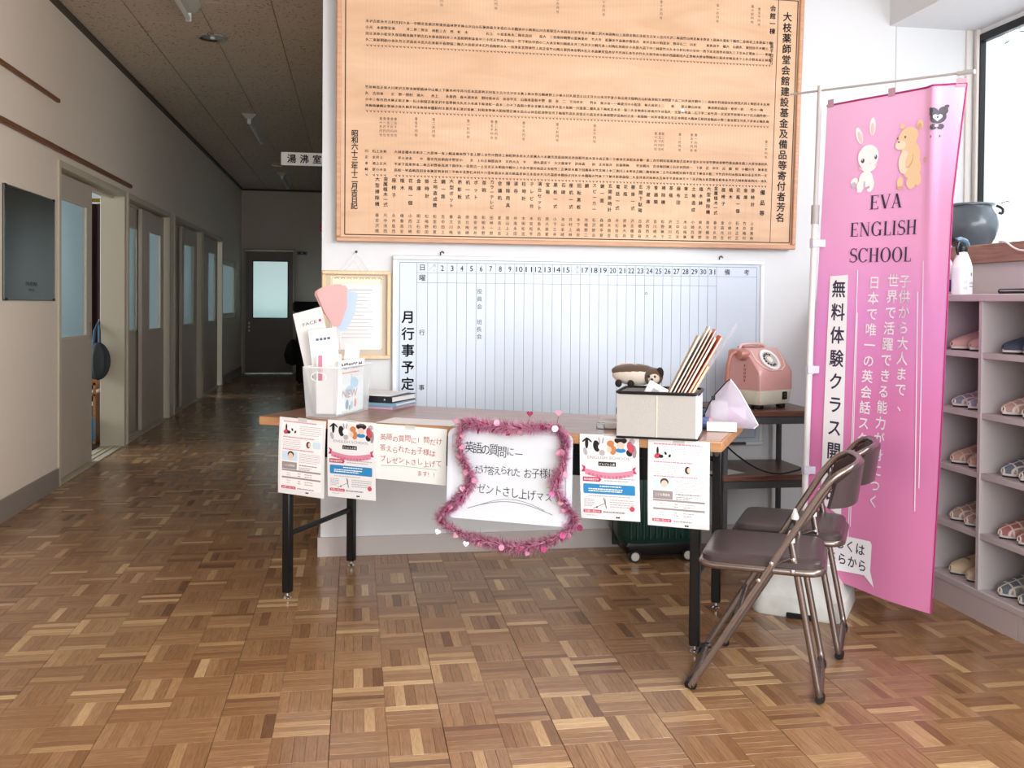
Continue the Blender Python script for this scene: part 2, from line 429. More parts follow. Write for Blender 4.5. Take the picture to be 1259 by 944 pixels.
# the side rooms
sr = MB(); wallseg(sr, -5.1, 5.2, 0, -5.0, 16.2, ZC); wallseg(sr, -5.1, 5.1, 0, T, 5.2, ZC); wallseg(sr, -5.1, 16.1, 0, T, 16.2, ZC); wallseg(sr, -5.1, 11.2, 0, T, 11.3, ZC)
struct('wall_side_room', sr, mat('side_room_wall', 'a9b0b0', .9))
er = MB(); wallseg(er, -2.1, 19, 0, -.3, 19.1, ZC); wallseg(er, -2.2, YE+.12, 0, -2.1, 19.1, ZC); wallseg(er, -.3, YE+.12, 0, -.2, 19.1, ZC)
struct('wall_end_room', er, mat('end_room_wall', 'c8d6cf', .9))
cl = MB(); wallseg(cl, -5.2, -1.35, ZC+.012, 3.3, 19.2, ZC+.1)
ceil = struct('ceiling', cl, mat('ceiling_void', '2a2622', .9))
# ceiling tiles
CT = mat('acoustic_tile', 'c9b8a4', .95, spec=.1)
nt = CT.node_tree; b_ = nt.nodes['Principled BSDF']
tc = nt.nodes.new('ShaderNodeNewGeometry'); vo = nt.nodes.new('ShaderNodeTexNoise'); vo.inputs['Scale'].default_value = 55; vo.inputs['Detail'].default_value = 3
nt.links.new(tc.outputs['Position'], vo.inputs['Vector']); cr = nt.nodes.new('ShaderNodeValToRGB')
cr.color_ramp.elements[0].position = .33; cr.color_ramp.elements[1].position = .40; cr.color_ramp.elements[0].color = srgb('7d6f60'); cr.color_ramp.elements[1].color = srgb('cbbaa5')
nt.links.new(vo.outputs['Fac'], cr.inputs['Fac']); nt.links.new(cr.outputs['Color'], b_.inputs['Base Color'])
def tile_mesh(w_, l_): return MB().box((0, 0, .006), (w_-.004, l_-.004, .012), b=.0025).mesh('ceiling_tile', CT, False)
full = tile_mesh(.452, .91)
cols = [(-1.875, 1), (-1.42, 0), (-.968, 1), (-.516, 0)]
for cx0, ph in cols:
    yy = (7.055 if ph else 6.64)-.91*4
    while yy < YE:
        wd = .452
        if yy > 2.2: link('ceiling_tile', full, ceil, (cx0+wd/2, yy+.455, ZC))
        yy += .91
# plain ceiling over the lobby, outside the hallway
struct('ceiling_lobby', MB().box((1.3, 1.6, ZC+.006), (2.73, 5.74, .012)), mat('lobby_ceiling', 'd8d2cb', .9))

# trims
t_ = MB(); wallseg(t_, -.163, YF-.012, 0, 2.3, YF, .088); wallseg(t_, -.163, YF, 0, -.15, YE, .088); struct('baseboard_front', t_, BASEM)
t_ = MB()
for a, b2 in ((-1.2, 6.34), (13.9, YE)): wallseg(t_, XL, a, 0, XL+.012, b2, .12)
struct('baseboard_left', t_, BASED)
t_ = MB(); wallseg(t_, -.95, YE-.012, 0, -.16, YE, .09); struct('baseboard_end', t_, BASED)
t_ = MB(); wallseg(t_, XL, -1.2, ZC-.03, XL+.03, YE, ZC); wallseg(t_, T, YE-.03, ZC-.03, -.15, YE, ZC); struct('trim_3', t_, mat('cove_trim_dark', '4b4038', .6))
RAILW = wood('rail_wood', '6a3f25', '8b5a38', .45, axis=1)
t_ = MB(); t_.box((XL+.011, 1.6, 2.405), (.022, 9.46, .024), b=.003)
struct('trim_1', t_, RAILW, label='upper brown wooden picture rail on the left wall')
t_ = MB(); t_.box((XL+.014, 3.5, 2.105), (.028, 9.5, .03), b=.004)
struct('trim_2', t_, RAILW, label='lower brown wooden picture rail running above the first door')

# doors on the left
def door_frame(n, ya, yb, mat_=DOORL):
    mb = MB(); X0, X1 = T-.005, XL+.012
    for y in (ya-.02, yb+.02): mb.box(((X0+X1)/2, y, 1.005), (X1-X0, .045, 2.01), b=.003)
    mb.box(((X0+X1)/2, (ya+yb)/2, 2.025), (X1-X0, yb-ya+.085, .045), b=.003)
    mb.box((-1.915, (ya+yb)/2, .0035), (.17, yb-ya, .007)); 
    for x in (-1.89, -1.94): mb.box((x, (ya+yb)/2, .009), (.008, yb-ya, .006))
    mb.box((-1.915, (ya+yb)/2, 1.995), (.02, yb-ya, .02))
    return struct('door_%d' % n, mb, mat_)
def leaf(d, X, y0, y1, g0, g1, gz0=.92, gz1=1.83, handle=None):
    r_ = empty_child('door_leaf', d)
    mb = MB(); t = .032; z0, z1 = .014, 1.985
    mb.box((X, (y0+g0)/2, (z0+z1)/2), (t, g0-y0, z1-z0)); mb.box((X, (y1+g1)/2, (z0+z1)/2), (t, y1-g1, z1-z0))
    mb.box((X, (g0+g1)/2, (z0+gz0)/2), (t, g1-g0, gz0-z0)); mb.box((X, (g0+g1)/2, (z1+gz1)/2), (t, g1-g0, z1-gz1))
    o = part('leaf_panel', mb, DOORM, r_, smooth=False)
    g = MB(); g.box((X, (g0+g1)/2, (gz0+gz1)/2), (.005, g1-g0, gz1-gz0)); part('glass_pane', g, FROST, r_, smooth=False)
    bd = MB()
    for y in (g0, g1): bd.box((X, y, (gz0+gz1)/2), (t+.008, .012, gz1-gz0+.012))
    for z in (gz0, gz1): bd.box((X, (g0+g1)/2, z), (t+.008, g1-g0, .012))
    part('glazing_bead', bd, DOORL, r_, smooth=False)
    if handle:
        h = MB(); h.box((X+t/2+.001, handle, .95), (.003, .022, .13), b=.001); part('finger_pull', h, CHROME, r_)
    return r_
def empty_child(name, parent):
    o = bpy.data.objects.new(name, None); COL.objects.link(o); o.parent = parent; return o
d1 = door_frame(1, 6.385, 8.06); leaf(d1, -1.89, 6.42, 7.305, 6.56, 7.16, handle=7.26)
d2 = door_frame(2, 8.22, 9.96); leaf(d2, -1.94, 8.1, 9.16, 8.35, 8.98, .905, 1.81); leaf(d2, -1.89, 8.955, 9.94, 9.25, 9.76, .905, 1.81, handle=9.88)
d3 = door_frame(3, 10.27, 11.98); leaf(d3, -1.94, 10.2, 11.16, 10.4, 10.83, .905, 1.81); leaf(d3, -1.89, 10.96, 11.95, 11.05, 11.7, .905, 1.81, handle=11.85)
d4 = door_frame(4, 12.12, 13.78); leaf(d4, -1.89, 12.42, 13.7, 12.85, 13.46, .905, 1.81, handle=13.6)
# hallway window and end door
def window_frame(n, x0, x1, y0, y1, z0, z1, axis, m_frame, m_glass, bar=.035, dep=.06, mull=()):
    mb = MB()
    if axis == 'x':   # pane lies in a plane of constant x
        X = (x0+x1)/2
        for y in (y0+bar/2, y1-bar/2)+tuple(mull): mb.box((X, y, (z0+z1)/2), (dep, bar, z1-z0), b=.003)
        for z in (z0+bar/2, z1-bar/2): mb.box((X, (y0+y1)/2, z), (dep, y1-y0, bar), b=.003)
        g = MB().box((X, (y0+y1)/2, (z0+z1)/2), (.006, y1-y0-2*bar+.01, z1-z0-2*bar+.01))
    else:
        Y = (y0+y1)/2
        for x in (x0+bar/2, x1-bar/2): mb.box((x, Y, (z0+z1)/2), (bar, dep, z1-z0), b=.003)
        for z in (z0+bar/2, z1-bar/2): mb.box(((x0+x1)/2, Y, z), (x1-x0, dep, bar), b=.003)
        g = MB().box(((x0+x1)/2, Y, (z0+z1)/2), (x1-x0-2*bar+.01, .006, z1-z0-2*bar+.01))
    wn = struct('window_%d' % n, mb, m_frame); part('window_pane', g, m_glass, wn, smooth=False); return wn
window_frame(2, -1.87, -1.87, 13.9, 15.4, .92, 1.78, 'x', DOORL, FROST, .08)
d5 = struct('door_5', MB().box((-1.775, YE, 1.005), (.03, .14, 2.01)).box((-.985, YE, 1.005), (.03, .14, 2.01)).box((-1.38, YE, 2.02), (.82, .14, .03)), DOORM)
r5 = empty_child('door_leaf', d5)
mb = MB(); Yd = YE+.01
for a, b2, c_, d_ in ((-1.76, -1.645, .01, 2.0), (-1.085, -1.0, .01, 2.0), (-1.645, -1.085, .01, .905), (-1.645, -1.085, 1.835, 2.0)):
    mb.box(((a+b2)/2, Yd, (c_+d_)/2), (b2-a, .04, d_-c_))
part('leaf_panel', mb, mat('end_door_paint', '8f8278', .55), r5, smooth=False)
part('glass_pane', MB().box((-1.365, Yd, 1.37), (.56, .006, .93)), FROST, r5, smooth=False)
gb = MB()
for x in (-1.645, -1.085): gb.box((x, Yd-.004, 1.37), (.012, .044, .94))
for z in (.905, 1.835): gb.box((-1.365, Yd-.004, z), (.57, .044, .012))
part('glazing_bead', gb, mat('bead_dark', '3a332d', .5), r5, smooth=False)
part('pull_bar', MB().box((-1.755, Yd-.025, 1.35), (.018, .02, 1.3), b=.003), mat('pull_bar_pale', 'a09a90', .4), r5)
lk = MB()
for z in (.70, .76, .82): lk.box((-1.70, Yd-.023, z), (.03, .006, .035), b=.002)
part('lock_plate', lk, WHITE, r5)
pl = thing('outlet_plate', 'small pale plate with two round holes on the wall beside the end door', 'outlet', (-.86, YE, 1.975))
part('plate', MB().box((0, -.005, 0), (.17, .01, .06), b=.003), mat('plate_grey', '8b8680', .5), pl)
for x in (-.04, .04): part('socket', MB().lathe([(.018, -.012), (.018, -.009)], 12, (x, 0, 0), axis='y'), BLACKP, pl)

# big window on the right, sill, sheer curtain
GLASS = mat('clear_glass', 'ffffff', .02, trans=1, ior=1.02, spec=.2)
window_frame(1, XR+.008, XR+.008, .3, YF-.0, 1.44, 2.56, 'x', mat('window_frame_black', '08090b', .35), GLASS, .04, .035, mull=(2.4,))
struct('trim_4', MB().box((XR-.012, YF-.02, 2.0), (.024, .03, 1.17), b=.003).box((XR-.05, YF-.006, 2.0), (.03, .012, 1.17), b=.003), mat('window_casing', 'd9d2cb', .6))
struct('window_sill', MB().box((2.895, 1.65, 1.4), (.49, 5.62, .082), b=.004), wood('sill_wood', '865a49', 'a5786a', .45, axis=1))
nb = thing('neighbour_wall', 'bright white panelled wall of the building outside the window', 'building', (0, 0, 0))
for k in range(9): part('wall_panel', MB().box((5.2, -.6+.62*k+.31, 1.0), (.06, .606, 3.4), b=.008), mat('outside_white', 'f4f4f2', .8), nb, smooth=False)
tw = thing('leafy_twig', 'small bluish leafy twig showing through the top of the window', 'twig', (0, 0, 0))
lm = MB()
for k in range(60):
    c = Vector((4.3+random.gauss(0, .1), 5.75+random.gauss(0, .16), 3.02+random.gauss(0, .05))); a = random.random()*6; d = Vector((math.cos(a), math.sin(a), random.uniform(-.5, .5)))*.04; e = d.cross(Vector((0, 0, 1)))*.35
    lm.add([c-d, c+e, c+d, c-e], [(0, 1, 2, 3)])
part('leaves', lm, mat('leaf_blue_green', '5f7f86', .6), tw, kind='stuff', fix=False); part('stem', MB().tube([(4.3, 5.2, 3.12), (4.3, 5.6, 3.04), (4.28, 6.1, 3.0)], .008, 6), RAILW, tw)

# hallway fixtures
def fluoro(y, lab):
    t = thing('fluorescent_fixture', lab, 'ceiling light', (-1.03, y, ZC), group='fluorescent fixtures along the hallway ceiling')
    mb = MB(); f = lambda x, z, h: (x, h, z)
    mb.prism([(-.075, 0), (.075, 0), (.03, -.05), (-.03, -.05)], -.62, .62, f); part('fixture_body', mb, mat('fixture_white', 'c8c4ba', .5), t, smooth=False)
    part('fluorescent_tube', MB().tube([(0, -.59, -.085), (0, .59, -.085)], .015, 10), mat('tube_glass', 'dcd9d0', .3), t)
    for s in (-1, 1): part('lamp_holder', MB().box((0, s*.605, -.07), (.035, .025, .06), b=.004), WHITE, t)
    return t
fluoro(5.62, 'white fluorescent fixture nearest the camera, cut by the top edge'); fluoro(10.3, 'white triangular fluorescent fixture in the middle of the hallway ceiling'); fluoro(14.55, 'small dim fluorescent fixture farthest down the hallway')
t = thing('downlight', 'round chrome recessed downlight in the hallway ceiling', 'ceiling light', (-.985, 6.93, ZC))
part('trim_ring', MB().lathe([(.075, -.001), (.1, -.001), (.104, -.006), (.1, -.012), (.082, -.012), (.07, -.002)], 32), mat('bright_chrome', 'e8e8e4', .08, metal=1), t)
part('reflector', MB().lathe([(.078, -.006), (.06, -.0035), (.001, -.003)], 24), CHROME, t)
part('bulb', MB().lathe([(.001, -.018), (.012, -.016), (.018, -.010), (.014, -.004)], 16), mat('bulb_glass', 'efeee8', .2), t)
sg = thing('room_sign', 'white projecting sign with three black characters above the hallway', 'sign', (0, 6.7, 0))
part('sign_board', MB().box((-.325, 0, 2.147), (.35, .012, .088), b=.001), mat('sign_white', 'f4f4f0', .4), sg, smooth=False)
F = Flat()
for i, c in enumerate('湯沸室'): F.char(c, -.43+.085*i, 2.147, .062, bold=.03)
pprint_('sign_lettering', F, INK, sg, lambda x, y, h: (x, -.0065-h, y))['kind'] = 'stuff'
part('bracket', MB().box((-.155, 0, 2.147), (.012, .02, .1)), CHROME, sg)
part('screw_arm', MB().tube([(-.5, 0, 2.095), (-.56, 0, 2.10)], .004), CHROME, sg)
al = thing('fire_alarm_lamp', 'small red alarm lamp on a white base at the hallway corner', 'alarm', (-.15, 7.0, 1.70))
part('lamp_base', MB().lathe([(.045, 0), (.045, -.03), (.03, -.035)], 16, axis='x'), WHITE, al)
part('lamp_dome', MB().lathe([(.034, -.035), (.034, -.07), (.02, -.095), (.001, -.1)], 16, axis='x', c=(0, 0, .0)), mat('alarm_red', '9c1020', .25), al)
# dark cabinet at the end of the hall
ca = thing('dark_cabinet', 'dark cloth-covered cabinet standing at the end of the hallway', 'cabinet', (-.52, 14.3, 0))
part('cabinet_body', MB().box((0, 0, .52), (.62, .5, 1.0), b=.02), mat('dark_cloth', '15130f', .9), ca)
part('cabinet_top', MB().box((-.01, 0, 1.10), (.7, .55, .16), b=.03), mat('dark_cloth_top', '0c0b0a', .9), ca)
part('hanging_bag', MB().lathe([(.001, -.2), (.1, -.17), (.13, -.05), (.09, .1), (.02, .18)], 12, (-.36, -.1, .45)), mat('dark_bag', '1c1815', .9), ca)

# mirror on left wall
mr = thing('wall_mirror', 'frameless dark mirror with small lettering mounted beside the first door', 'mirror', (XL, 5.83, 1.475))
part('mirror_glass', MB().box((.007, 0, 0), (.005, .86, .61), b=.001), mat('mirror_silver', 'b8b6ae', .04, metal=1), mr, smooth=False)
for y in (-.41, .41):
    for z in (-.303, .303): part('mirror_clip', MB().box((.008, y, z), (.012, .03, .014), b=.002), BLACKP, mr)
part('mirror_edge', MB().box((.004, 0, 0), (.006, .868, .618)), mat('mirror_edge', '22221e', .4), mr, smooth=False)
F = Flat(); F.text('FAUSTRA', 0, -.225, .032, align='c', w_=.19); F.text('TMP CO.,', 0, -.255, .018, align='c', w_=.1)
pprint_('mirror_lettering', F, INKG, mr, lambda x, y, h: (.0098+h, x, y))
# things seen through the open door
cu = thing('maroon_curtain', 'dark maroon curtain hanging inside the room behind the open door', 'curtain', (0, 0, 0))
g = [[(-2.75+.75*j/60, 8.7+.02*math.sin(j*.9), z) for j in range(61)] for z in (.3, 2.0)]
part('curtain_fabric', MB().sheet(g, .002), mat('maroon_fabric', '2e0a10', .85), cu)
part('curtain_rod', MB().tube([(-2.85, 8.69, 2.03), (-2.0, 8.69, 2.03)], .015), mat('brass_rod', 'b88a2c', .35, metal=.6), cu)
sh = thing('wooden_shelf', 'low wooden shelf board glimpsed through the open door', 'shelf', (-2.30, 8.42, 0))
part('shelf_board', MB().box((0, 0, .49), (.45, .4, .025), b=.003), wood('shelf_wood', '8a5a32', 'a8733f', .5), sh)
part('lower_board', MB().box((0, 0, .40), (.45, .4, .02), b=.003), MATS['shelf_wood'], sh)
for x in (-.21, .21): part('shelf_side', MB().box((x, 0, .26), (.02, .4, .52)), MATS['shelf_wood'], sh)
bgt = thing('grey_bag', 'dark grey bag hanging on the door post beside the open first door', 'bag', (-2.0, 7.985, 0))
bgm = MB(); vs = []; fs = []
for i in range(13):
    a = PI*i/12
    for k in range(28):
        b2 = 2*PI*k/28; q = 1+.10*math.cos(7*b2)*math.sin(a); vs.append((.085*math.sin(a)*math.cos(b2)*q, .07*math.sin(a)*math.sin(b2)*q, .69+.15*math.cos(a)))
for i in range(12):
    for k in range(28): l = (k+1) % 28; fs.append((i*28+k, i*28+l, (i+1)*28+l, (i+1)*28+k))
part('bag_body', bgm.add(vs, fs), mat('bag_grey', '3a3d3f', .8), bgt)
part('bag_strap', MB().tube([(-.04, .0, .80), (-.035, .03, .93), (-.02, .085, 1.0), (.0, .03, .93), (.01, 0, .80)], .012), mat('strap_blue', '4a6a80', .7), bgt)
part('strap_hook', MB().tube([(-.02, .096, 1.02), (-.02, .07, .99), (-.02, .07, 1.01)], .005, 6), CHROME, bgt)
bl = thing('blue_bag', 'bright blue plastic bag on the floor behind the open door', 'bag', (0, 0, 0))
g = [[(-2.3+.24*j/8, 8.25+.02*math.sin(i+j), .012+.26*i/6) for j in range(9)] for i in range(7)]
bb = MB(); bb.box((-2.13, 7.98, .145), (.2, .16, .26), b=.05); part('bag_body', bb, mat('blue_plastic', '1f86b8', .35, bump=1, bscale=30), bl)
pp_ = thing('paper_bundle', 'white crumpled papers on the lower shelf behind the open door', 'papers', (0, 0, 0))
part('papers', MB().box((-2.14, 8.30, .427), (.14, .12, .03), b=.008), PAPER, pp_)

# ================================================================== wall things
def loft(mb, rings, m=0, cap=True):
    n = len(rings[0]); vs = [p for r_ in rings for p in r_]; fs = []
    for i in range(len(rings)-1):
        for k in range(n):
            l = (k+1) % n; fs.append((i*n+k, i*n+l, (i+1)*n+l, (i+1)*n+k))
    if cap: fs.append(tuple(range(n))[::-1]); fs.append(tuple((len(rings)-1)*n+k for k in range(n)))
    return mb.add(vs, fs, m)
struct('trim_5', MB().box((2.69, YF-.0008, 1.9), (.004, .0016, 1.37)), mat('seam_shadow_grey', 'bdb9b6', .8))
# donor board
PLY = wood('plywood_board', 'c99f7a', 'd7b08d', .5, axis=0, scale=2.2, stretch=5, bump=.02)
PLYF = wood('board_frame_wood', 'b98767', 'c99b78', .45, axis=0)
db = thing('donor_board', 'large wooden board of brush-written names in a light frame on the front wall', 'notice board', (-.087, 4.452, 1.449), (R(3.2), 0, 0))
BW, BH = 2.227, 1.262
part('board_panel', MB().box((BW/2, -.012, BH/2), (BW-.03, .014, BH-.03)), PLY, db, smooth=False)
for a, b2, c_, d_ in ((0, BW, 0, .022), (0, BW, BH-.022, BH), (0, .022, .022, BH-.022), (BW-.022, BW, .022, BH-.022)):
    part('frame_rail', MB().box(((a+b2)/2, -.016, (c_+d_)/2), (b2-a, .034, d_-c_), b=.004), PLYF, db)
F = Flat()
for p in ([(.04, .033), (2.197, .033), (2.197, 1.2), (.04, 1.2), (.04, .033)],): F.line(p, .0045)
F.line([(2.097, .033), (2.097, 1.2)], .003)
for z in (.318, .6, .885): F.line([(.12, z), (2.09, z)], .0014, 1)
for i in range(118): F.line([(.13+i*.0166, .6 if i < 3 else .318), (.13+i*.0166, 1.19)], .0007, 1)
for i in range(51): F.line([(.15+i*.0378, .04), (.15+i*.0378, .318)], .0007, 1)
pprint_('ruled_lines', F, [INK, mat('faint_rule', 'c0987a', .7)], db, lambda x, y, h: (x, -.0193-h, y))
def inkpart(nm, fill, parent, fn, mats=None, kind=None, h=.0004):
    F = Flat(); fill(F); o = pprint_(nm, F, mats or INK, parent, fn, h)
    if kind: o['kind'] = kind
    return o
bf = lambda x, y, h: (x, -.0197-h, y)
def fill_title(F):
    F.vert('大枝薬師堂会館建設基金及備品等寄付者芳名', 2.146, 1.146, .047, .0508, bold=.03, jit=.0012, res=2)
    F.vert('昭和六十三年十二月吉日記', .083, .505, .032, .0298, bold=.03, jit=.001)
    F.vert('会館一棟', 2.07, 1.175, .03, .036, bold=.03); F.vert('金壱千四百万', 2.07, 1.0, .019, .0185, bold=.02)
    F.vert('備品等', 2.05, .30, .026, .05, bold=.03)
inkpart('title_lettering', fill_title, db, bf, kind='stuff')
POOL = '田中山本川村木林森池石原野大小上下平井金松竹梅春夏秋正一二三久保高橋吉古西東南北沢谷島崎安永和文光明'
def fill_names(F):
    for zt in (1.005, .712, .425):
        for i in range(117):
            x = 2.062-i*.0166
            if zt < .5 and i > 108 and random.random() < .4: continue
            for k in range(4):
                if k == 1 and random.random() < .25: continue
                c_, z_, sz, ro = random.choice(POOL), zt-.0275*(k+.45), random.uniform(.0135, .0165), random.uniform(-.06, .06)
                for dx in (-.0004, .0004): F.char(c_, x+dx, z_, sz, res=1, rot=ro)
            if zt < .9 or zt > .9: F.line([(x-.005, zt-.117), (x+.004, zt-.123)], .0022); F.line([(x+.004, zt-.115), (x+.001, zt-.125)], .0018)
    for x, z in [(2.0, 1.16), (1.965, 1.17), (1.79, 1.165), (1.51, 1.165), (1.23, 1.165), (1.01, 1.165), (.72, 1.165), (.47, 1.165)]+[(.2+.0166*q, .57) for q in (0, 1, 2, 3, 4)]+[(.36, .575), (.44, .575), (.6, .575), (.71, .575), (.73, .575), (.86, .575), (1.02, .575), (1.2, .575), (1.5, .55), (1.52, .55), (1.535, .55), (1.62, .55), (1.68, .55), (1.7, .55), (2.06, .53)]:
        F.vert(random.choice(('金一万円也', '金二万円也', '金五千円也', '金十万円也')), x, z, .0145, .0185, bold=.012, res=1)
inkpart('donor_lettering', fill_names, db, bf, mat('brush_ink_brown', '2a1c13', .7), kind='stuff')
ITEMS = ['掛時計', '花瓶', 'カラーテレビ', '傘立', '黒板一式', '金庫', '電話一式', '茶碗', '座布団', '宝箱', '花瓶一個', '玄関掛時計', 'ポット', '茶瓶', '演台セット', '植木', '鏡一面', '机一式', '掃除機', 'テレビ台', '座椅子', 'スピーカー', '表彰板', '食器類', '柱時計', '金属植木一式', '鏡', '大型ポット', '冷蔵庫', '湯呑', '大型掃除機', '回転黒板', '鏡一面', '玄関下駄箱', '掃除用具', '植木鉢', '座机一式', '土地造成費', '腰掛一式', '会議机', '土地造成', '石碑']
def fill_items(F):
    x = 2.0
    for i in range(49):
        s = ITEMS[(i*5) % len(ITEMS)]; n = len(s); pt = min(.03, .125/max(n, 1))
        F.vert(s, x, .30, .021, pt*1.12, bold=.018, res=1, jit=.0008)
        for k in range(4): F.char(random.choice(POOL), x, .135-.024*(k+.5), .018, bold=.015, res=1)
        x -= .0378
inkpart('item_lettering', fill_items, db, bf, kind='stuff')
part('paper_patch', MB().box((1.63, -.0197, .655), (.013, .001, .013)), PAPER, db)
ln = thing('bamboo_stick', 'thin pale horizontal rod end touching the right edge of the donor board', 'stick') if False else None

# calendar whiteboard
cbx, cbz = .172, .482
WBM = mat('whiteboard_steel', 'c7d0dc', .3, spec=.5)
wbd = thing('calendar_whiteboard', 'wide monthly schedule whiteboard with thirty-one day columns on the front wall', 'whiteboard', (cbx, 4.47, cbz))
WW, WH = 1.818, .908
part('board_surface', MB().box((WW/2, -.014, WH/2), (WW-.02, .008, WH-.02)), WBM, wbd, smooth=False)
ALU = mat('white_aluminium', 'e9ebec', .3, spec=.6)
for a, b2, c_, d_ in ((0, WW, 0, .02), (0, WW, WH-.02, WH), (0, .02, .02, WH-.02), (WW-.02, WW, .02, WH-.02)):
    part('frame_rail', MB().box(((a+b2)/2, -.014, (c_+d_)/2), (b2-a, .026, d_-c_), b=.004), ALU, wbd)
part('marker_tray', MB().box((WW*.62, -.028, .012), (1.2, .03, .012), b=.003), mat('tray_grey', '4c4f52', .4), wbd)
for x in (.23, 1.60):
    part('hook', MB().tube([(x-.008, -.006, WH+.004), (x-.008, -.006, WH+.016), (x, -.006, WH+.022), (x+.009, -.006, WH+.014)], .003), mat('hook_dark', '333333', .4, metal=.8), wbd)
wfn = lambda x, y, h: (x-cbx, -.0182-h, y-cbz)
GR = mat('grid_line_grey', '66727c', .6)
F = Flat(); X0, X1, X2, X3, Z0, Z1, Z2, ZB = .205, .284, .334, 1.745, 1.358, 1.311, 1.265, .52
F.line([(X0, ZB), (X0, Z0), (1.953, Z0), (1.953, ZB), (X0, ZB)], .0022)
F.line([(X1, ZB), (X1, Z0)], .002)
for i in range(32): x = X2+(X3-X2)*i/31; F.line([(x, ZB), (x, Z0)], .0017)
F.line([(X2-.05, Z1), (1.953, Z1)], .0014); F.line([(X2-.05, Z2), (X3, Z2)], .0014)
pprint_('grid_lines', F, GR, wbd, wfn)
F = Flat(); cw = (X3-X2)/31
for i in range(31):
    x = X2+cw*(i+.5)
    if i in (0, 15):
        F.char('月', x+.008, Z1+.034, .015, 1); F.text(str(i+1), x+.008, Z1+.006, .016, 1, align='c'); F.line([(x-.018, Z1+.01), (x, Z1+.03)], .001, 1)
    else: F.text(str(i+1), x, Z1+.010, .036, 0, bold=.012, align='c', w_=(.013 if i < 9 else .031))
F.char('日', (X1+X2)/2, Z1+.024, .032, 0, bold=.01); F.char('曜', (X1+X2)/2, Z2+.022, .032, 0, bold=.01)
F.char('行', (X1+X2)/2, 1.033, .028, 0, bold=.01); F.char('事', (X1+X2)/2, .777, .028, 0, bold=.01)
F.char('備', 1.80, Z1+.022, .03, 0, bold=.01); F.char('考', 1.90, Z1+.022, .03, 0, bold=.01)
F.vert('月行事予定', (X0+X1)/2, 1.143, .062, .0776, 0, bold=.03)
F.vert('役員会', .577, 1.245, .026, .036, 0, bold=.0, jit=.001); F.vert('班長会', .577, 1.10, .026, .034, 0, jit=.001)
F.char('◎', 1.39, 1.225, .016, 1)
pprint_('calendar_lettering', F, [mat('board_ink', '23292c', .6), mat('board_ink_pale', '59636c', .6)], wbd, wfn)['kind'] = 'stuff'

# framed certificate
fr = thing('framed_certificate', 'small light wooden picture frame holding a paper, hung by cord beside the calendar', 'picture frame', (.008, 4.468, 1.113))
FW_, FH_ = .312, .405
FRM = wood('frame_pale_wood', 'e2b88a', 'f0cda2', .4, axis=2)
for a, b2, c_, d_ in ((-FW_/2, FW_/2, -FH_/2, -FH_/2+.017), (-FW_/2, FW_/2, FH_/2-.017, FH_/2), (-FW_/2, -FW_/2+.017, -FH_/2+.017, FH_/2-.017), (FW_/2-.017, FW_/2, -FH_/2+.017, FH_/2-.017)):
    part('frame_rail', MB().box(((a+b2)/2, -.016, (c_+d_)/2), (b2-a, .024, d_-c_), b=.003), FRM, fr)
part('backing', MB().box((0, -.006, 0), (.29, .004, .38)), mat('backing_beige', 'cbbfae', .8), fr, smooth=False)
part('certificate', MB().box((0, -.0092, .012), (.235, .0012, .33)), mat('certificate_cream', 'eee6cf', .7), fr, smooth=False)
part('letter_sheet', MB().box((.012, -.0112, -.01), (.2, .001, .3)), PAPER, fr, smooth=False)
F = Flat()
for q in range(8):
    F.line([(-.1+q*.028, .166), (-.088+q*.028, .172), (-.08+q*.028, .165)], .004, 0)
for z in (-.14, .172): F.line([(-.112, z), (.112, z)], .003, 0)
for x in (-.112, .112): F.line([(x, -.15), (x, .172)], .003, 0)
F2 = Flat()
for k in range(13):
    z = .1-.017*k; F2.line([(-.07, z), (-.07+random.uniform(.1, .15), z)], .0016)
F2.line([(-.055, .115), (.07, .115)], .003)
pprint_('gold_border', F, mat('gold_print', 'c9a85a', .5), fr, lambda x, y, h: (x, -.0099-h, y))
pprint_('letter_lines', F2, mat('pale_print', '9a9aa0', .6), fr, lambda x, y, h: (x, -.0118-h, y))['kind'] = 'stuff'
part('hanging_cord', MB().tube([(-.07, -.012, .2), (-.004, -.012, .288), (.06, -.012, .2)], .0014, 6), WHITE, fr)
part('hanging_cord', MB().tube([(-.05, -.01, .2), (-.01, -.011, .25), (.03, -.012, .2)], .0012, 6), WHITE, fr)
part('wall_pin', MB().lathe([(.001, -.02), (.006, -.018), (.004, -.01), (.002, .0)], 10, (-.002, 0, .29), axis='y'), mat('pin_dark', '3a2a1e', .4), fr)

# ================================================================== the desk
DR = R(-29.5); DO = Vector((.561, 3.6925, 0)); DE = Vector((math.cos(DR), math.sin(DR), 0)); DN = Vector((-math.sin(DR), math.cos(DR), 0))
def DL(x, y, z): q = DO+DE*x+DN*y; return (q.x, q.y, z)
DZ = .72
DTOP = wood('desk_top_wood', '8c6248', 'b0826a', .3, axis=0, scale=5, stretch=12, bump=.03, coat=.2)
DEDGE = wood('desk_edge_wood', 'a5744c', 'c79669', .5, axis=0, scale=6, stretch=10)
dk = thing('folding_desk', 'long wooden-topped folding desk on black legs, papers taped along its front', 'desk', DL(0, 0, 0), DR)
part('tabletop', MB().box((0, 0, DZ-.0175), (1.79, .59, .035), b=.003), DTOP, dk)
for y in (-.2975, .2975): part('edge_strip', MB().box((0, y, DZ-.0178), (1.8, .006, .034), b=.002), DEDGE, dk)
for x in (-.8975, .8975): part('edge_strip', MB().box((x, 0, DZ-.0178), (.006, .589, .034), b=.002), DEDGE, dk)
part('under_frame', MB().box((0, -.25, DZ-.06), (1.62, .025, .05)).box((0, .25, DZ-.06), (1.62, .025, .05)), BLACKM, dk, smooth=False, kind='stuff')
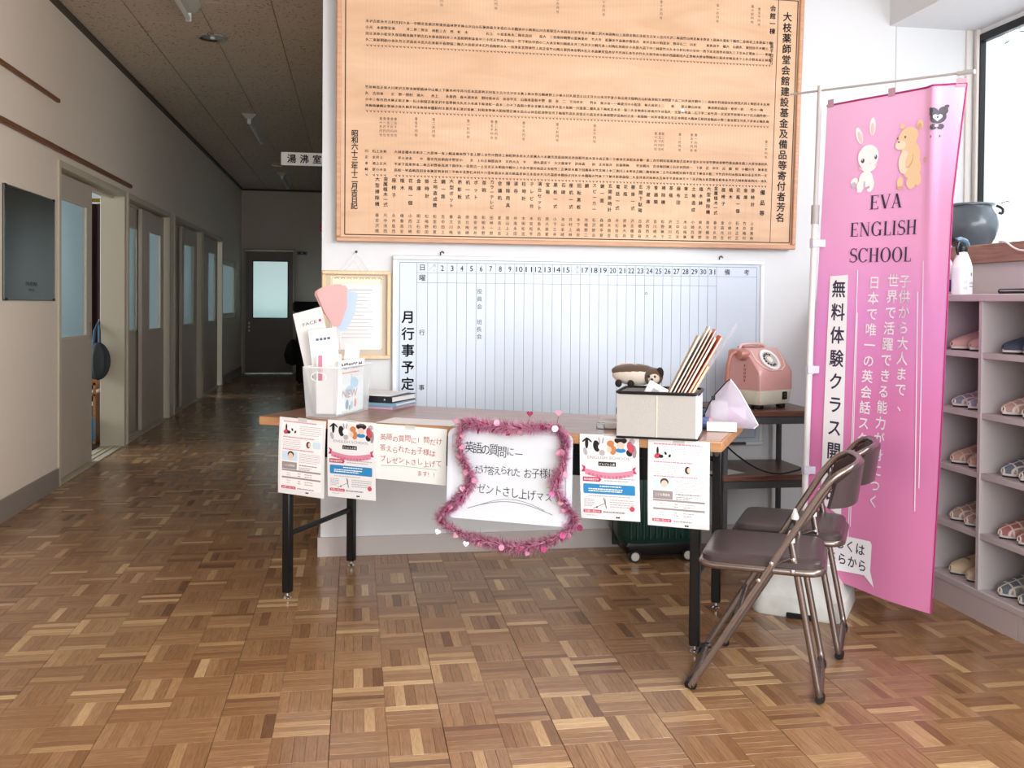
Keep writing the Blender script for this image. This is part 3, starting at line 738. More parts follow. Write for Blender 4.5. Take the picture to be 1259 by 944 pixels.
for y in (-.24, -.12, 0, .12, .24): part('shelf_wire', MB().tube([(-.70, y, .585), (.70, y, .585)], .005, 8), BLACKM, dk)
part('shelf_lip', MB().box((0, -.262, .607), (1.42, .006, .075)), BLACKM, dk, smooth=False)
for x in (-.70, .70):
    part('shelf_bracket', MB().box((x, 0, .64), (.02, .5, .1)), BLACKM, dk, smooth=False)
for x in (-.787, .812):
    for y in (-.268, .232):
        lg = part('leg', MB().box((x, y, .355), (.034, .034, .66), b=.004), BLACKM, dk)
        part('foot_adjuster', MB().lathe([(.014, 0), (.016, .004), (.012, .01), (.006, .012), (.006, .03)], 16, (x, y, 0)), CHROME, lg)
    part('cross_bar', MB().tube([(x, -.25, .255), (x, .215, .255)], .011, 10), BLACKM, dk)
part('brace', MB().box((.745, .232, .58), (.16, .012, .02)), BLACKM, dk)
part('leg_bolt', MB().lathe([(.011, -.004), (.011, 0), (.004, .001)], 16, (.812, .212, .602), axis='y'), CHROME, dk)

# flyers taped to the front edge
PINK = mat('print_pink', 'd98aa0', .6); PINKD = mat('print_deep_pink', 'b83a62', .6); PBLUE = mat('print_blue', '2a86bf', .6)
PGREY = mat('print_grey', '9a8f8f', .6); PLG = mat('print_pale_grey', 'b5afb3', .6); PTXT = mat('print_text', '7a7478', .6)
PORG = mat('print_orange', 'c9824e', .6); PSKIN = mat('print_skin', 'f0c9b4', .6); PHAIR = mat('print_hair', '4a3028', .6); PLB = mat('print_light_blue', 'cfe3ef', .6)
PWHT = mat('print_white', 'fbfbfb', .6); PLPK = mat('print_pale_pink', 'faf2f1', .6); PRED = mat('print_red', 'c8485a', .6)
FM_ = [PINK, PINKD, PBLUE, PGREY, PLG, PTXT, INK, PORG, PSKIN, PHAIR, PLB, PWHT, PLPK, PRED]
def paragraph(F, x0, y0, x1, n, dy, th, m, l=2):
    for k in range(n):
        x = x0; y = y0-dy*k; end = x1-(random.uniform(0, .3)*(x1-x0) if k == n-1 else 0)
        while x < end:
            w_ = random.uniform(.004, .012); F.rect(x, y, min(x+w_, end), y+th, m, l); x += w_+.0018
def flyer_a(F):   # colour side with picture band, ribbon, map
    W, H = .205, .296
    F.rect(.006, -.012, W-.006, -.004, 12, 1)
    for cx, cy, rx, ry, c, r_ in ((.025, -.03, .006, .02, 6, 0), (.018, -.02, .012, .003, 6, .7), (.035, -.02, .012, .003, 6, -.7), (.02, -.06, .007, .014, 4, .3), (.06, -.04, .012, .02, 6, .2), (.078, -.042, .012, .012, 11, 0), (.07, -.02, .003, .012, 4, .2), (.083, -.02, .003, .012, 4, -.2), (.08, -.062, .01, .01, 4, 0), (.11, -.03, .013, .011, 7, 0), (.118, -.052, .012, .016, 7, 0), (.105, -.05, .008, .01, 8, 0), (.145, -.018, .022, .012, 6, 0), (.145, -.035, .013, .012, 8, 0), (.145, -.052, .018, .008, 2, 0), (.18, -.04, .012, .02, 13, .3), (.192, -.055, .008, .022, 3, 0), (.175, -.06, .01, .012, 6, .6), (.185, -.02, .01, .01, 4, 0)):
        F.ell(cx, cy, rx, ry, c, 1+(c != 6)+(c == 8), r_)
    F.text('ENGLISH SCHOOL', W/2, -.084, .014, 3, align='c', w_=.15)
    F.rect(.066, -.108, .128, -.093, 6, 2); F.text('どんどん上達', .097, -.105, .01, 11, 3, align='c', w_=.054)
    pts = [(.018+.17*k/12, -.118-.012*math.sin(PI*k/12)) for k in range(13)]; F.poly(pts+[(x, y-.02) for x, y in pts[::-1]], 0, 2)
    for s in (0, 1):
        f = (lambda x: x) if not s else (lambda x: W-x)
        F.poly([(f(.02), -.112), (f(.006), -.105), (f(.012), -.118), (f(.004), -.13), (f(.02), -.13)], 1, 1); 
    for k in range(11): F.char('無料体験クラス実施中です'[k], .034+.0137*k, -.135-.011*math.sin(PI*(k+.8)/12.5), .011, 1, 3)
    F.poly([(.01, -.147), (.07, -.147), (.077, -.155), (.07, -.163), (.01, -.163)], 1, 2); F.text('無料体験受付中', .04, -.159, .01, 11, 3, align='c', w_=.052)
    paragraph(F, .085, -.152, .195, 2, .008, .0035, 4)
    F.poly(rrect(.182, .034, .004, 3, W/2, -.188), 2, 2); paragraph(F, .07, -.18, .17, 1, .007, .0035, 11, 3); paragraph(F, .03, -.19, .15, 2, .007, .0035, 11, 3)
    paragraph(F, .03, -.214, .18, 1, .006, .003, 4)
    paragraph(F, .012, -.226, .05, 5, .006, .0025, 4); F.line([(.045, -.257), (.09, -.236), (.088, -.222)], .0018, 5, 2); F.line([(.083, -.218), (.092, -.255)], .003, 5, 2); F.ell(.058, -.252, .003, .003, 6, 2)
    paragraph(F, .105, -.226, .19, 4, .008, .003, 4); F.ell(.182, -.252, .009, .009, 13, 2)
    F.poly(rrect(.065, .011, .003, 3, .042, -.267), 13, 2); F.text('お問い合わせ', .042, -.270, .008, 11, 3, align='c', w_=.055)
    paragraph(F, .08, -.27, .165, 1, .006, .005, 3); paragraph(F, .02, -.282, .06, 1, .006, .002, 4); F.ell(.128, -.285, .0035, .003, 6, 2); F.ell(.135, -.285, .0035, .003, 6, 2)
def flyer_b(F):   # white side with text, portraits and tables
    W, H = .205, .296
    F.rect(.01, -.28, W-.01, -.014, 12, 1)
    for y, a in ((-.017, .02), (-.077, .02), (-.125, .02)): paragraph(F, a, y, .19, 1, .006, .0045, 0)
    F.ell(.033, -.038, .004, .014, 6, 3); F.ell(.033, -.055, .012, .009, 13, 3, .3); F.ell(.045, -.056, .008, .006, 6, 4); F.ell(.06, -.045, .004, .006, 6, 3, .5); F.ell(.074, -.053, .004, .006, 6, 3, -.4)
    paragraph(F, .095, -.03, .19, 5, .008, .002, 4); paragraph(F, .02, -.087, .1, 5, .0075, .002, 4)
    F.ell(.135, -.098, .010, .013, 9, 3); F.ell(.139, -.098, .006, .009, 8, 4); F.poly(rrect(.035, .026, .004, 3, .172, -.097), 10, 3)
    F.poly(rrect(.07, .036, .004, 3, .052, -.148), 10, 2); F.ell(.057, -.142, .014, .013, 9, 3); F.ell(.057, -.148, .011, .012, 8, 4)
    paragraph(F, .095, -.137, .19, 6, .0065, .002, 4)
    F.rect(.018, -.20, .085, -.172, 3, 2); F.text('こども英会話', .051, -.189, .01, 11, 3, align='c', w_=.05)
    paragraph(F, .095, -.183, .185, 1, .007, .0035, 5); paragraph(F, .095, -.192, .15, 2, .007, .0025, 5)
    for y in (-.208, -.237): F.rect(.018, y, .192, y+.0065, 3, 2)
    for y in (-.217, -.226, -.247, -.256): paragraph(F, .04, y, .06, 1, .006, .0025, 4); paragraph(F, .09, y, .105, 1, .006, .0025, 5); paragraph(F, .12, y, .16, 1, .006, .0025, 3)
    F.poly(rrect(.065, .011, .003, 3, .048, -.273), 13, 3); F.text('お問い合わせ', .048, -.276, .008, 11, 4, align='c', w_=.055)
    paragraph(F, .088, -.276, .165, 1, .006, .004, 3, 3); F.ell(.128, -.287, .0035, .003, 6, 2); F.ell(.135, -.287, .0035, .003, 6, 2)
def sheet_paper(name, lab, cat, x, y, z, w_, h_, tilt, fillfn, mats, lean=2.0, pm=PAPER, group=None, bend=.004):
    """paper hung with its top-left corner at desk coordinates x, z on the desk front"""
    t = thing(name, lab, cat, DL(x, y, z), (R(lean), 0, 0), group)
    t.rotation_mode = 'XYZ'; t.matrix_world = Matrix.Translation(DL(x, y, z)) @ Matrix.Rotation(DR, 4, 'Z') @ Matrix.Rotation(R(lean), 4, 'X') @ Matrix.Rotation(R(tilt), 4, 'Y')
    fn0 = lambda u, v, h: (u, -h-bend*math.sin(PI*max(0, min(1, -v/h_)))*1.0, v)
    g = [[fn0(w_*j/6, -h_*i/10, 0) for j in range(7)] for i in range(11)]
    part('paper_sheet', MB().sheet(g, -.0005), pm, t)
    F = Flat(); fillfn(F); F.split(.03); o = part('printed_content', F.mb(lambda u, v, h: fn0(u, v, h+.0011), .00025), mats, t, smooth=False, fix=False); o['kind'] = 'stuff'
    tp = part('tape', MB().box((w_*.5, -.0012, -.004), (.04, .0006, .016)), mat('clear_tape', 'e8e6e0', .3, alpha=.5), t)
    return t
sheet_paper('flyer', 'first flyer from the left, white text side with portraits and grey tables', 'flyer', -.80, -.306, .723, .207, .30, 2.6, flyer_b, FM_)
sheet_paper('flyer', 'second flyer from the left, picture side with pink ribbon and blue band', 'flyer', -.585, -.306, .722, .207, .296, .8, flyer_a, FM_)
sheet_paper('flyer', 'third flyer from the left, picture side, hung just right of the tinsel board', 'flyer', .415, -.306, .722, .209, .294, -1.0, flyer_a, FM_)
sheet_paper('flyer', 'rightmost flyer, white text side with portraits, below the fabric storage box', 'flyer', .655, -.306, .718, .207, .294, 0, flyer_b, FM_)
def hand(F):
    for i, (s, y, n) in enumerate((('英語の質問に1問だけ', -.048, 10), ('答えられたお子様は', -.09, 9), ('プレゼントさし上げて', -.132, 10))):
        for k, c in enumerate(s): F.char(c, .038+.0255*k, y+.004*math.sin(k*2.1+i), .026, 0, 1, rot=random.uniform(-.12, .12))
    for k, c in enumerate('ます!!'): F.char(c, .19+.022*k, -.172, .022, 0, 1, rot=random.uniform(-.1, .1))
    F.line([(.03, -.155), (.13, -.15), (.26, -.153)], .0016, 1, 1)
sheet_paper('handwritten_notice', 'handwritten red notice on pale paper taped between flyers and tinsel board', 'notice', -.384, -.306, .717, .297, .208, 1.2, hand, [mat('marker_red', 'b5524c', .6), mat('marker_green', '8fae7a', .6)], pm=PAPERG)
ps = thing('blank_sheet', 'white paper sheet lying flat on the desk above the handwritten notice', 'paper', DL(-.235, -.215, DZ+.0008), DR+R(2))
part('paper_sheet', MB().box((0, 0, 0), (.30, .165, .0008)), PAPER, ps, smooth=False)

# small whiteboard with tinsel
bd = thing('small_whiteboard', 'small whiteboard with black handwriting framed by tinsel, leaning on the desk front', 'whiteboard', (0, 0, 0))
bd.matrix_world = Matrix.Translation(DL(-.07, -.325, .722)) @ Matrix.Rotation(DR, 4, 'Z') @ Matrix.Rotation(R(-3), 4, 'X') @ Matrix.Rotation(R(-.3), 4, 'Y')
bw, bh = .465, .322
part('board_surface', MB().box((bw/2, 0, -bh/2), (bw-.02, .008, bh-.02)), mat('small_board_white', 'dfe4ea', .25), bd, smooth=False)
fo = rrect(bw, bh, .03, 5, bw/2, -bh/2); fi = rrect(bw-.034, bh-.034, .014, 5, bw/2, -bh/2); n = len(fo)
mb = MB(); vs = [(x, -.009, y) for x, y in fo]+[(x, -.009, y) for x, y in fi]+[(x, .007, y) for x, y in fo]+[(x, -.004, y) for x, y in fi]
fs = []
for i in range(n):
    j = (i+1) % n; fs += [(i, j, n+j, n+i), (2*n+i, i, j, 2*n+j), (n+i, n+j, 3*n+j, 3*n+i)]
    fs[-2] = (2*n+i, 2*n+j, j, i)
mb.add(vs, fs); part('board_frame', mb, mat('frame_lilac_white', 'e6e9f4', .35), bd)
def wbtext(F):
    for k, c in enumerate('英語の質問に一'): F.char(c, .082+.0315*k, -.068-.002*k+.004*math.sin(k*3), .038 if k < 5 else .03, 0, 1, rot=random.uniform(-.1, .1), sy=1.15)
    for k, c in enumerate('だけ答えられた'): F.char(c, .118+.0245*k, -.145+.003*math.sin(k*2), .029, 0, 1, rot=random.uniform(-.1, .1), sy=1.15)
    for k, c in enumerate('お子様に'): F.char(c, .305+.030*k, -.148+.002*k, .033, 0, 1, rot=random.uniform(-.1, .1), sy=1.15)
    for k, c in enumerate('ゼントさし上げマス'): F.char(c, .132+.0315*k, -.212-.0018*k, .034 if k < 7 else .028, 1 if k < 3 else 0, 1, rot=random.uniform(-.1, .1), sy=1.15)
    F.line([(.08+.32*k/16, -.285+.034*math.sin(PI*k/16)) for k in range(17)], .0018, 1, 1); F.line([(.12+.25*k/16, -.272+.03*math.sin(PI*k/16)) for k in range(17)], .0014, 1, 1)
F = Flat(); wbtext(F); pprint_('board_handwriting', F, [INK, INKG], bd, lambda x, y, h: (x, -.0043-h, y))['kind'] = 'stuff'
TP = [(-.007, .735), (-.013, .664), (.004, .607), (.027, .538), (-.024, .463), (-.062, .431), (-.084, .393), (-.042, .361), (.028, .332), (.11, .322), (.203, .319), (.287, .339), (.371, .375), (.411, .424), (.387, .467), (.345, .543), (.368, .602), (.374, .659), (.373, .71), (.343, .742), (.272, .744), (.181, .736), (.1, .738), (.025, .74)]
def cr_(p0, p1, p2, p3, t): return .5*((2*p1)+(-p0+p2)*t+(2*p0-5*p1+4*p2-p3)*t*t+(-p0+3*p1-3*p2+p3)*t**3)
tpts = []
for i in range(len(TP)):
    P = [Vector((TP[(i+k) % len(TP)][0], -.352-.012*math.sin((i+k)*1.3), TP[(i+k) % len(TP)][1])) for k in (-1, 0, 1, 2)]
    tpts += [cr_(*P, t/8) for t in range(8)]
TINS = mat('pink_tinsel', 'eeaccb', .35, metal=.45, spec=.8); TIND = mat('dark_pink_foil', 'b04a78', .25, metal=.7); TINL = mat('pale_pink_foil', 'f8c3db', .3, metal=.5)
tg = thing('tinsel_garland', 'pink metallic tinsel garland with foil hearts around the small whiteboard', 'garland', DL(0, 0, 0), DR)
part('garland_core', MB().tube(tpts, .004, 6, closed=True), TIND, tg)
mb = MB(); n = len(tpts)
for i in range(15000):
    a = random.random()*n; k = int(a); p = tpts[k % n].lerp(tpts[(k+1) % n], a-k); t_ = (tpts[(k+1) % n]-tpts[k % n]).normalized()
    d = Vector((random.gauss(0, 1), random.gauss(0, 1), random.gauss(0, 1))); d = d-t_*d.dot(t_)*.75; d.normalize()
    if d.y > .2: d.y *= -.5; d.normalize()
    L_ = random.uniform(.016, .040)*(1.25 if random.random() < .1 else 1); w_ = random.uniform(.0008, .0016); s_ = d.cross(t_).normalized()*w_
    m2 = p+d*L_*.55+Vector((random.uniform(-.002, .002),)*3); e = p+d*L_
    mb.add([p-s_, p+s_, m2+s_, m2-s_, e], [(0, 1, 2, 3), (3, 2, 4)], random.choice((0, 0, 0, 2, 2, 2, 1)))
part('tinsel_fringe', mb, [TINS, TIND, TINL], tg, kind='stuff', smooth=False, fix=False)
hs = [(PI*2*k/20) for k in range(20)]
heart = [(.011*(math.sin(a)**3), .011*(.8125*math.cos(a)-.3125*math.cos(2*a)-.125*math.cos(3*a)-.0625*math.cos(4*a))) for a in hs]
def foil(k, mt, ht):
    mb = MB()
    if ht: mb.prism(heart, -.0004, .0004, lambda x, y, h: (x, h, y))
    else: mb.lathe([(.011, -.0004), (.011, .0004)], 16, axis='y')
    return mb.mesh('foil_heart' if ht else 'foil_disc', mt)
fm = {(a, b2): foil(0, (TIND, TINS, TINL)[a], b2) for a in range(3) for b2 in (0, 1)}
for i in range(40):
    k = int(n*i/40); p = tpts[k]; a, h_ = random.randrange(3), random.randrange(2); off = Vector((random.uniform(-.022, .022), -.014-random.random()*.012, random.uniform(-.024, .022)))
    link('foil_heart' if h_ else 'foil_disc', fm[a, h_], tg, p+off, (random.uniform(-.6, .6), random.uniform(-.8, .8), random.uniform(-.7, .7)))
for q, (x, z) in enumerate(((.245, .787), (.35, .795))):
    part('foil_heart', MB().prism([(u*1.1, v*1.1) for u, v in heart], -.0004, .0004, lambda a, b2, h, x=x, z=z: (x+a, -.345+h, z+b2)), TIND if q == 0 else TINS, tg)
    part('foil_stem', MB().tube([(x, -.345, z-.012), (x-.008, -.35, z-.05)], .0008, 5), TIND, tg)

# clear file basket with papers
BX, BY = -.668, -.09
BR = DR+R(3)
def BP(x, y, z): q = Vector(DL(BX, BY, z)); return q
bk = thing('file_basket', 'translucent white plastic basket full of papers at the desk left end', 'basket', DL(BX, BY, DZ), BR)
FRP = mat('frosted_plastic', 'eef2f2', .35, trans=.3, ior=1.1, alpha=.45)
FRS = mat('frosted_rim', 'f4f6f6', .3, alpha=.95)
hw0, hd0, hw1, hd1, hb = .060, .152, .070, .165, .195
def wall4(mb, a, b2, c_, d_, th=.0025):
    mb.sheet([[a, b2], [c_, d_]], th)
for q, (nm, A, B_) in enumerate((('side_wall', (-1, -1), (-1, 1)), ('side_wall', (1, 1), (1, -1)), ('end_wall', (1, -1), (-1, -1)), ('end_wall', (-1, 1), (1, 1)))):
    mb = MB()
    if nm == 'end_wall' and A[1] == -1:
        # front end with oval hand hole
        def P(u, v):  # u -1..1, v 0..1
            return (u*(hw0+(hw1-hw0)*v), -(hd0+(hd1-hd0)*v), hb*v+.002)
        oc = [(.48*math.cos(2*PI*k/24), .80+.085*math.sin(2*PI*k/24)) for k in range(24)]
        ou = []
        for k in range(24):
            c_, s_ = math.cos(2*PI*k/24), math.sin(2*PI*k/24); t_ = 1/max(abs(c_), abs(s_)); u = c_*t_; v = s_*t_; ou.append((u, .80+(.2*v if v > 0 else .8*v)))
        mb.add([P(*p) for p in oc]+[P(*p) for p in ou], [(k, (k+1) % 24, 24+(k+1) % 24, 24+k) for k in range(24)])
        part('hand_hole_rim', MB().tube([Vector(P(*p))+Vector((0, -.001, 0)) for p in oc], .0022, 6, closed=True), FRS, bk)
    else:
        mb.sheet([[(A[0]*hw0, A[1]*hd0, .002), (B_[0]*hw0, B_[1]*hd0, .002)], [(A[0]*hw1, A[1]*hd1, hb), (B_[0]*hw1, B_[1]*hd1, hb)]], .002)
    part(nm, mb, FRP if nm == 'end_wall' else mat('frosted_plastic_side', 'eef2f2', .3, alpha=.22), bk, smooth=False)
part('basket_floor', MB().box((0, 0, .002), (hw0*2, hd0*2, .003)), FRP, bk)
rim = [(x, y, hb) for x, y in rrect(hw1*2, hd1*2, .012, 3)]
part('basket_rim', MB().tube(rim, .0035, 6, closed=True), FRS, bk)
def inbasket(name, lab, cat, x, y, z0, w_, h_, rx, ry, rz, m_, th=.0015, fillf=None, mats=None):
    t = thing(name, lab, cat, (0, 0, 0)); t.matrix_world = Matrix.Translation(DL(BX, BY, DZ)) @ Matrix.Rotation(BR, 4, 'Z') @ Matrix.Translation((x, y, z0)) @ Matrix.Rotation(R(rz), 4, 'Z') @ Matrix.Rotation(R(ry), 4, 'Y') @ Matrix.Rotation(R(rx), 4, 'X')
    part('paper_sheet', MB().box((0, 0, h_/2), (w_, th, h_)), m_, t, smooth=False)
    if fillf:
        F = Flat(); fillf(F); o = pprint_('printed_content', F, mats, t, lambda a, b2, h: (a, -th/2-.0002-h, b2)); o['kind'] = 'stuff'
    return t
def ftop(F): F.text('FACE', -.03, .36, .018, 0, w_=.06); F.ell(.045, .367, .006, .006, 1, 1)
inbasket('paper_sheet', 'tall white leaflet tilting left at the front of the basket', 'paper', -.012, -.05, .012, .125, .42, -4, -15, 8, PAPER, fillf=ftop, mats=[INKG, PRED])
def fm2(F):
    for k in range(4): F.rect(-.03+.016*k, .29, -.018+.016*k, .30, 0)
inbasket('paper_sheet', 'white leaflet with small blue heading behind the basket front', 'paper', .014, -.085, .012, .115, .335, -3, -8, 8, mat('paper_white_2', 'fafafa', .7), fillf=fm2, mats=[mat('print_slate', '5a6f88', .6)])
inbasket('envelope', 'white envelope with a pink stripe standing low in the basket', 'envelope', .02, -.115, .01, .105, .235, -2, -1, 6, mat('envelope_white', 'f7f3f3', .7), fillf=lambda F: F.rect(-.045, .13, -.028, .23, 0), mats=[PINK])
inbasket('card', 'small white card with grey ruled box at the right of the basket', 'card', .018, .03, .01, .06, .27, -2, 6, 20, PAPER, fillf=lambda F: (F.line([(.0, .235), (.025, .235), (.025, .25), (0, .25), (0, .235)], .001, 0)), mats=[PLG])
def mag(F):
    F.rect(-.12, .006, .12, .12, 1, 1); F.ell(-.02, .09, .045, .02, 2, 2, .2); F.ell(.03, .12, .04, .022, 2, 2, -.2); F.text('NEWCOM', .0, .178, .034, 0, 2, bold=.03, align='c', w_=.19)
    F.rect(-.09, .160, .07, .166, 3, 2); F.text('5', 0, .14, .02, 4, 3, bold=.03, align='c')
    F.text('NEW', -.01, .062, .045, 3, 3, bold=.02, align='c', w_=.14); F.ell(-.035, .035, .014, .02, 4, 3); F.ell(.01, .03, .012, .016, 2, 3); F.ell(.045, .035, .012, .018, 3, 3); F.ell(-.01, .02, .008, .01, 5, 4)
inbasket('magazine', 'colourful magazine with a blue and orange cover along the basket side', 'magazine', .053, .0, .006, .25, .215, 2, 0, 92, PAPER, fillf=mag, mats=[INK, mat('cover_pale', 'eef2f2', .6), mat('cover_blue', '9ccfe6', .6), mat('cover_orange', 'e2703a', .6), PBLUE, mat('cover_green', '5b8f55', .6)])
def fan(lab, x, y, z, ry, rz, mt, r_=.07):
    t = thing('hand_fan', lab, 'fan', (0, 0, 0)); t.matrix_world = Matrix.Translation(DL(BX, BY, DZ)) @ Matrix.Rotation(BR, 4, 'Z') @ Matrix.Translation((x, y, z)) @ Matrix.Rotation(R(rz), 4, 'Z') @ Matrix.Rotation(R(ry), 4, 'Y')
    pl_ = [(-.006, -.085), (-.04, -.02), (-.062, .055), (-.056, .07), (-.03, .080), (.03, .085), (.056, .08), (.063, .07), (.055, -.01), (.02, -.085)]
    part('fan_blade', MB().prism([(a*r_/.07, b2*r_/.07) for a, b2 in pl_], -.001, .001, lambda a, b2, h: (a, h, b2)), mt, t)
    part('fan_handle', MB().tube([(0, .002, -.075), (0, .002, -.17)], .0025, 8), PAPER, t)
FANP = mat('fan_pink', 'e3a9a6', .5)
fan('foremost pink paddle fan sticking up from the basket', -.055, .06, .435, -5, 20, FANP)
fan('rear pink paddle fan tilted left behind the front fan', -.078, .085, .437, -10, 15, mat('fan_pink_pale', 'edbdb6', .5))
fan('blue and white paddle fan half hidden behind the pink fans', -.038, .10, .415, 2, 25, mat('fan_blue', 'b9cbe6', .5))

# binders beside the basket
def binder(lab, x, y, z, w_, d_, h_, rz, mcov, mpage, nm='ring_binder', cat='binder', dots=False):
    t = thing(nm, lab, cat, DL(x, y, z), DR+R(rz))
    part('lower_cover', MB().box((0, 0, .0015), (w_, d_, .003), b=.001), mcov, t)
    part('upper_cover', MB().box((0, 0, h_-.0015), (w_, d_, .003), b=.001), mcov, t)
    part('spine', MB().box((0, -d_/2+.0015, h_/2), (w_, .004, h_-.002), b=.001), mcov, t)
    part('page_block', MB().box((0, .003, h_/2), (w_-.012, d_-.014, h_-.008)), mpage, t, smooth=False)
    if dots:
        for q in (-.09, .09): part('rivet', MB().lathe([(.004, -.001), (.004, .001)], 12, (q, -d_/2-.001, h_/2), axis='y'), CHROME, t)
    return t
PAGE = mat('page_edges', 'dcd9d4', .8)
binder('pink-edged folder at the bottom of the binder stack', -.635, .205, DZ+.0005, .24, .21, .01, -3, mat('folder_pink', 'c9a9b8', .5), PAGE, 'document_folder', 'folder')
binder('pale blue folder under the black ring binder', -.63, .205, DZ+.0115, .245, .21, .016, 2, mat('folder_blue', '7fa6bd', .45), PAGE, 'document_folder', 'folder')
binder('black ring binder with rivets on its spine beside the basket', -.64, .205, DZ+.0285, .25, .21, .027, -2, mat('binder_black', '17181b', .4), PAGE, dots=True)
tl = thing('loose_papers', 'loose white papers on top of the black ring binder', 'papers', DL(-.655, .2, DZ+.0563), (0, R(2), DR+R(4)))
part('papers', MB().box((0, 0, .003), (.22, .2, .005), b=.001), PAPER, tl)

# grey fabric storage box
fb_ = thing('fabric_box', 'grey fabric storage box with black piping on the desk right end', 'storage box', DL(.680, -.225, DZ+.001), DR+R(5))
LIN = mat('grey_linen', 'b9b3ad', .9, bump=.6, bscale=500, vary=.06, vscale=300)
w_, d_, h_ = .268, .225, .152
for x in (-w_/2+.003, w_/2-.003): part('side_panel', MB().box((x, 0, h_/2), (.006, d_, h_)), LIN if x < 0 else mat('white_linen', 'e9e6e2', .9), fb_, smooth=False)
for y in (-d_/2+.003, d_/2-.003): part('front_panel' if y < 0 else 'back_panel', MB().box((0, y, h_/2), (w_-.012, .006, h_)), LIN, fb_, smooth=False)
part('box_floor', MB().box((0, 0, .003), (w_-.012, d_-.012, .005)), LIN, fb_)
part('seam', MB().box((0, -d_/2-.0006, h_/2), (.003, .0015, h_-.01)), mat('seam_cream', 'e6dfc9', .9), fb_)
part('top_piping', MB().tube([(x, y, h_+.002) for x, y in rrect(w_+.004, d_+.004, .02, 4)], .0055, 8, closed=True, flat=1), BLACKP, fb_)
part('bottom_piping', MB().tube([(x, y, .004) for x, y in rrect(w_, d_, .006, 2)], .004, 8, closed=True), BLACKP, fb_)
def upright(name, lab, cat, x, y, z, w2, th, L_, lean, rz, m_, fillf=None, mats=None):
    t = thing(name, lab, cat, (0, 0, 0)); t.matrix_world = Matrix.Translation(DL(x, y, z)) @ Matrix.Rotation(DR+R(rz+17), 4, 'Z') @ Matrix.Rotation(R(lean), 4, 'Y')
    part('cover', MB().box((0, 0, L_/2), (th, w2, L_)), m_, t, smooth=False)
    if th > .002: part('page_block', MB().box((0, 0, L_/2), (th*.5, w2+.001, L_-.004)), PAGE, t, smooth=False)
    return t
bro = [('tan', 'd9bfa0', .640, 26.3, .375), ('white', 'f4efe9', .650, 27.3, .415), ('peach', 'eec6a8', .662, 27.3, .40), ('salmon', 'd98d78', .672, 27.9, .405), ('cream', 'f0e6d2', .683, 28.0, .375), ('orange', 'd98c45', .693, 29.2, .385), ('yellow', 'e0c070', .706, 29.2, .27)]
words = dict(tan='leftmost tan booklet of the leaning bundle in the fabric box', white='tallest white booklet leaning right in the fabric box', peach='peach booklet leaning beside the white booklet in the box', salmon='salmon booklet in the middle of the leaning bundle', cream='cream booklet leaning right of the salmon booklet', orange='orange booklet near the right of the leaning bundle', yellow='short yellow booklet at the right end of the leaning bundle')
for nm, c_, x, ln_, L_ in bro:
    upright('booklet', words[nm], 'booklet', x, -.235, DZ+.01, .15, random.choice((.004, .006, .008)), L_, ln_, -5+random.uniform(-1, 1), mat('cover_'+nm, c_, .6))
upright('plastic_sleeve', 'clear thin plastic sleeve leaning at the far right of the booklets', 'sleeve', .712, -.235, DZ+.02, .10, .001, .43, 31, -5, mat('clear_sleeve', 'f2f2f2', .15, alpha=.3))
wbk = thing('white_booklet', 'short white booklet with grey square leaning at the box front', 'booklet', (0, 0, 0)); wbk.matrix_world = Matrix.Translation(DL(.610, -.30, DZ+.02)) @ Matrix.Rotation(DR+R(-5), 4, 'Z') @ Matrix.Rotation(R(27), 4, 'Y')
part('cover', MB().box((.0, 0, .09), (.07, .012, .18), b=.001), PAPER, wbk); part('printed_square', MB().box((.0, -.0065, .155), (.024, .001, .018)), PLG, wbk)
# plush dog pencil case
dg = thing('plush_pencil_case', 'brown and cream plush dog pencil case lying on the fabric box', 'pencil case', DL(.585, -.16, DZ+.158), DR+R(-4))
CREAM = mat('plush_cream', 'd9cdbf', .95, sheen=.4, bump=.5, bscale=350); BRN = mat('plush_brown', '5d4636', .95, sheen=.4, bump=.5, bscale=350)
def ellipsoid(mb, c, r_, m=0, seg=18, n=10, tx=None):
    pr_ = []
    o = len(mb.v); vs = []; fs = []
    for i in range(n+1):
        a = PI*i/n
        for k in range(seg):
            b2 = 2*PI*k/seg; vs.append((c[0]+r_[0]*math.cos(a), c[1]+r_[1]*math.sin(a)*math.cos(b2), c[2]+r_[2]*math.sin(a)*math.sin(b2)))
    for i in range(n):
        for k in range(seg): l = (k+1) % seg; fs.append((i*seg+k, i*seg+l, (i+1)*seg+l, (i+1)*seg+k))
    mb.add(vs, fs, m); return mb
part('plush_body', ellipsoid(MB(), (-.01, 0, .042), (.085, .04, .036)), CREAM, dg)
part('back_patch', ellipsoid(MB(), (-.015, 0, .056), (.083, .036, .028)), BRN, dg)
part('plush_head', ellipsoid(MB(), (.06, -.012, .04), (.034, .034, .033)), BRN, dg)
part('muzzle', ellipsoid(MB(), (.066, -.032, .036), (.022, .018, .02)), CREAM, dg)
for x in (.054, .075): part('eye', ellipsoid(MB(), (x, -.047, .043), (.004, .003, .005), seg=10, n=6), BLACKP, dg)
part('nose', ellipsoid(MB(), (.066, -.052, .034), (.005, .003, .004), seg=10, n=6), BLACKP, dg)
for x in (-.06, -.015): part('paw', ellipsoid(MB(), (x, -.036, .014), (.012, .014, .014), seg=12, n=8), mat('plush_dark', '2c211b', .95), dg)
part('ear', ellipsoid(MB(), (.085, -.02, .055), (.014, .01, .02), seg=12, n=8), mat('plush_dark', '2c211b', .95), dg)
part('zip', MB().tube([(-.085, -.005, .06), (-.06, -.01, .082), (-.02, -.012, .085), (.02, -.012, .074)], .002, 6), CREAM, dg)
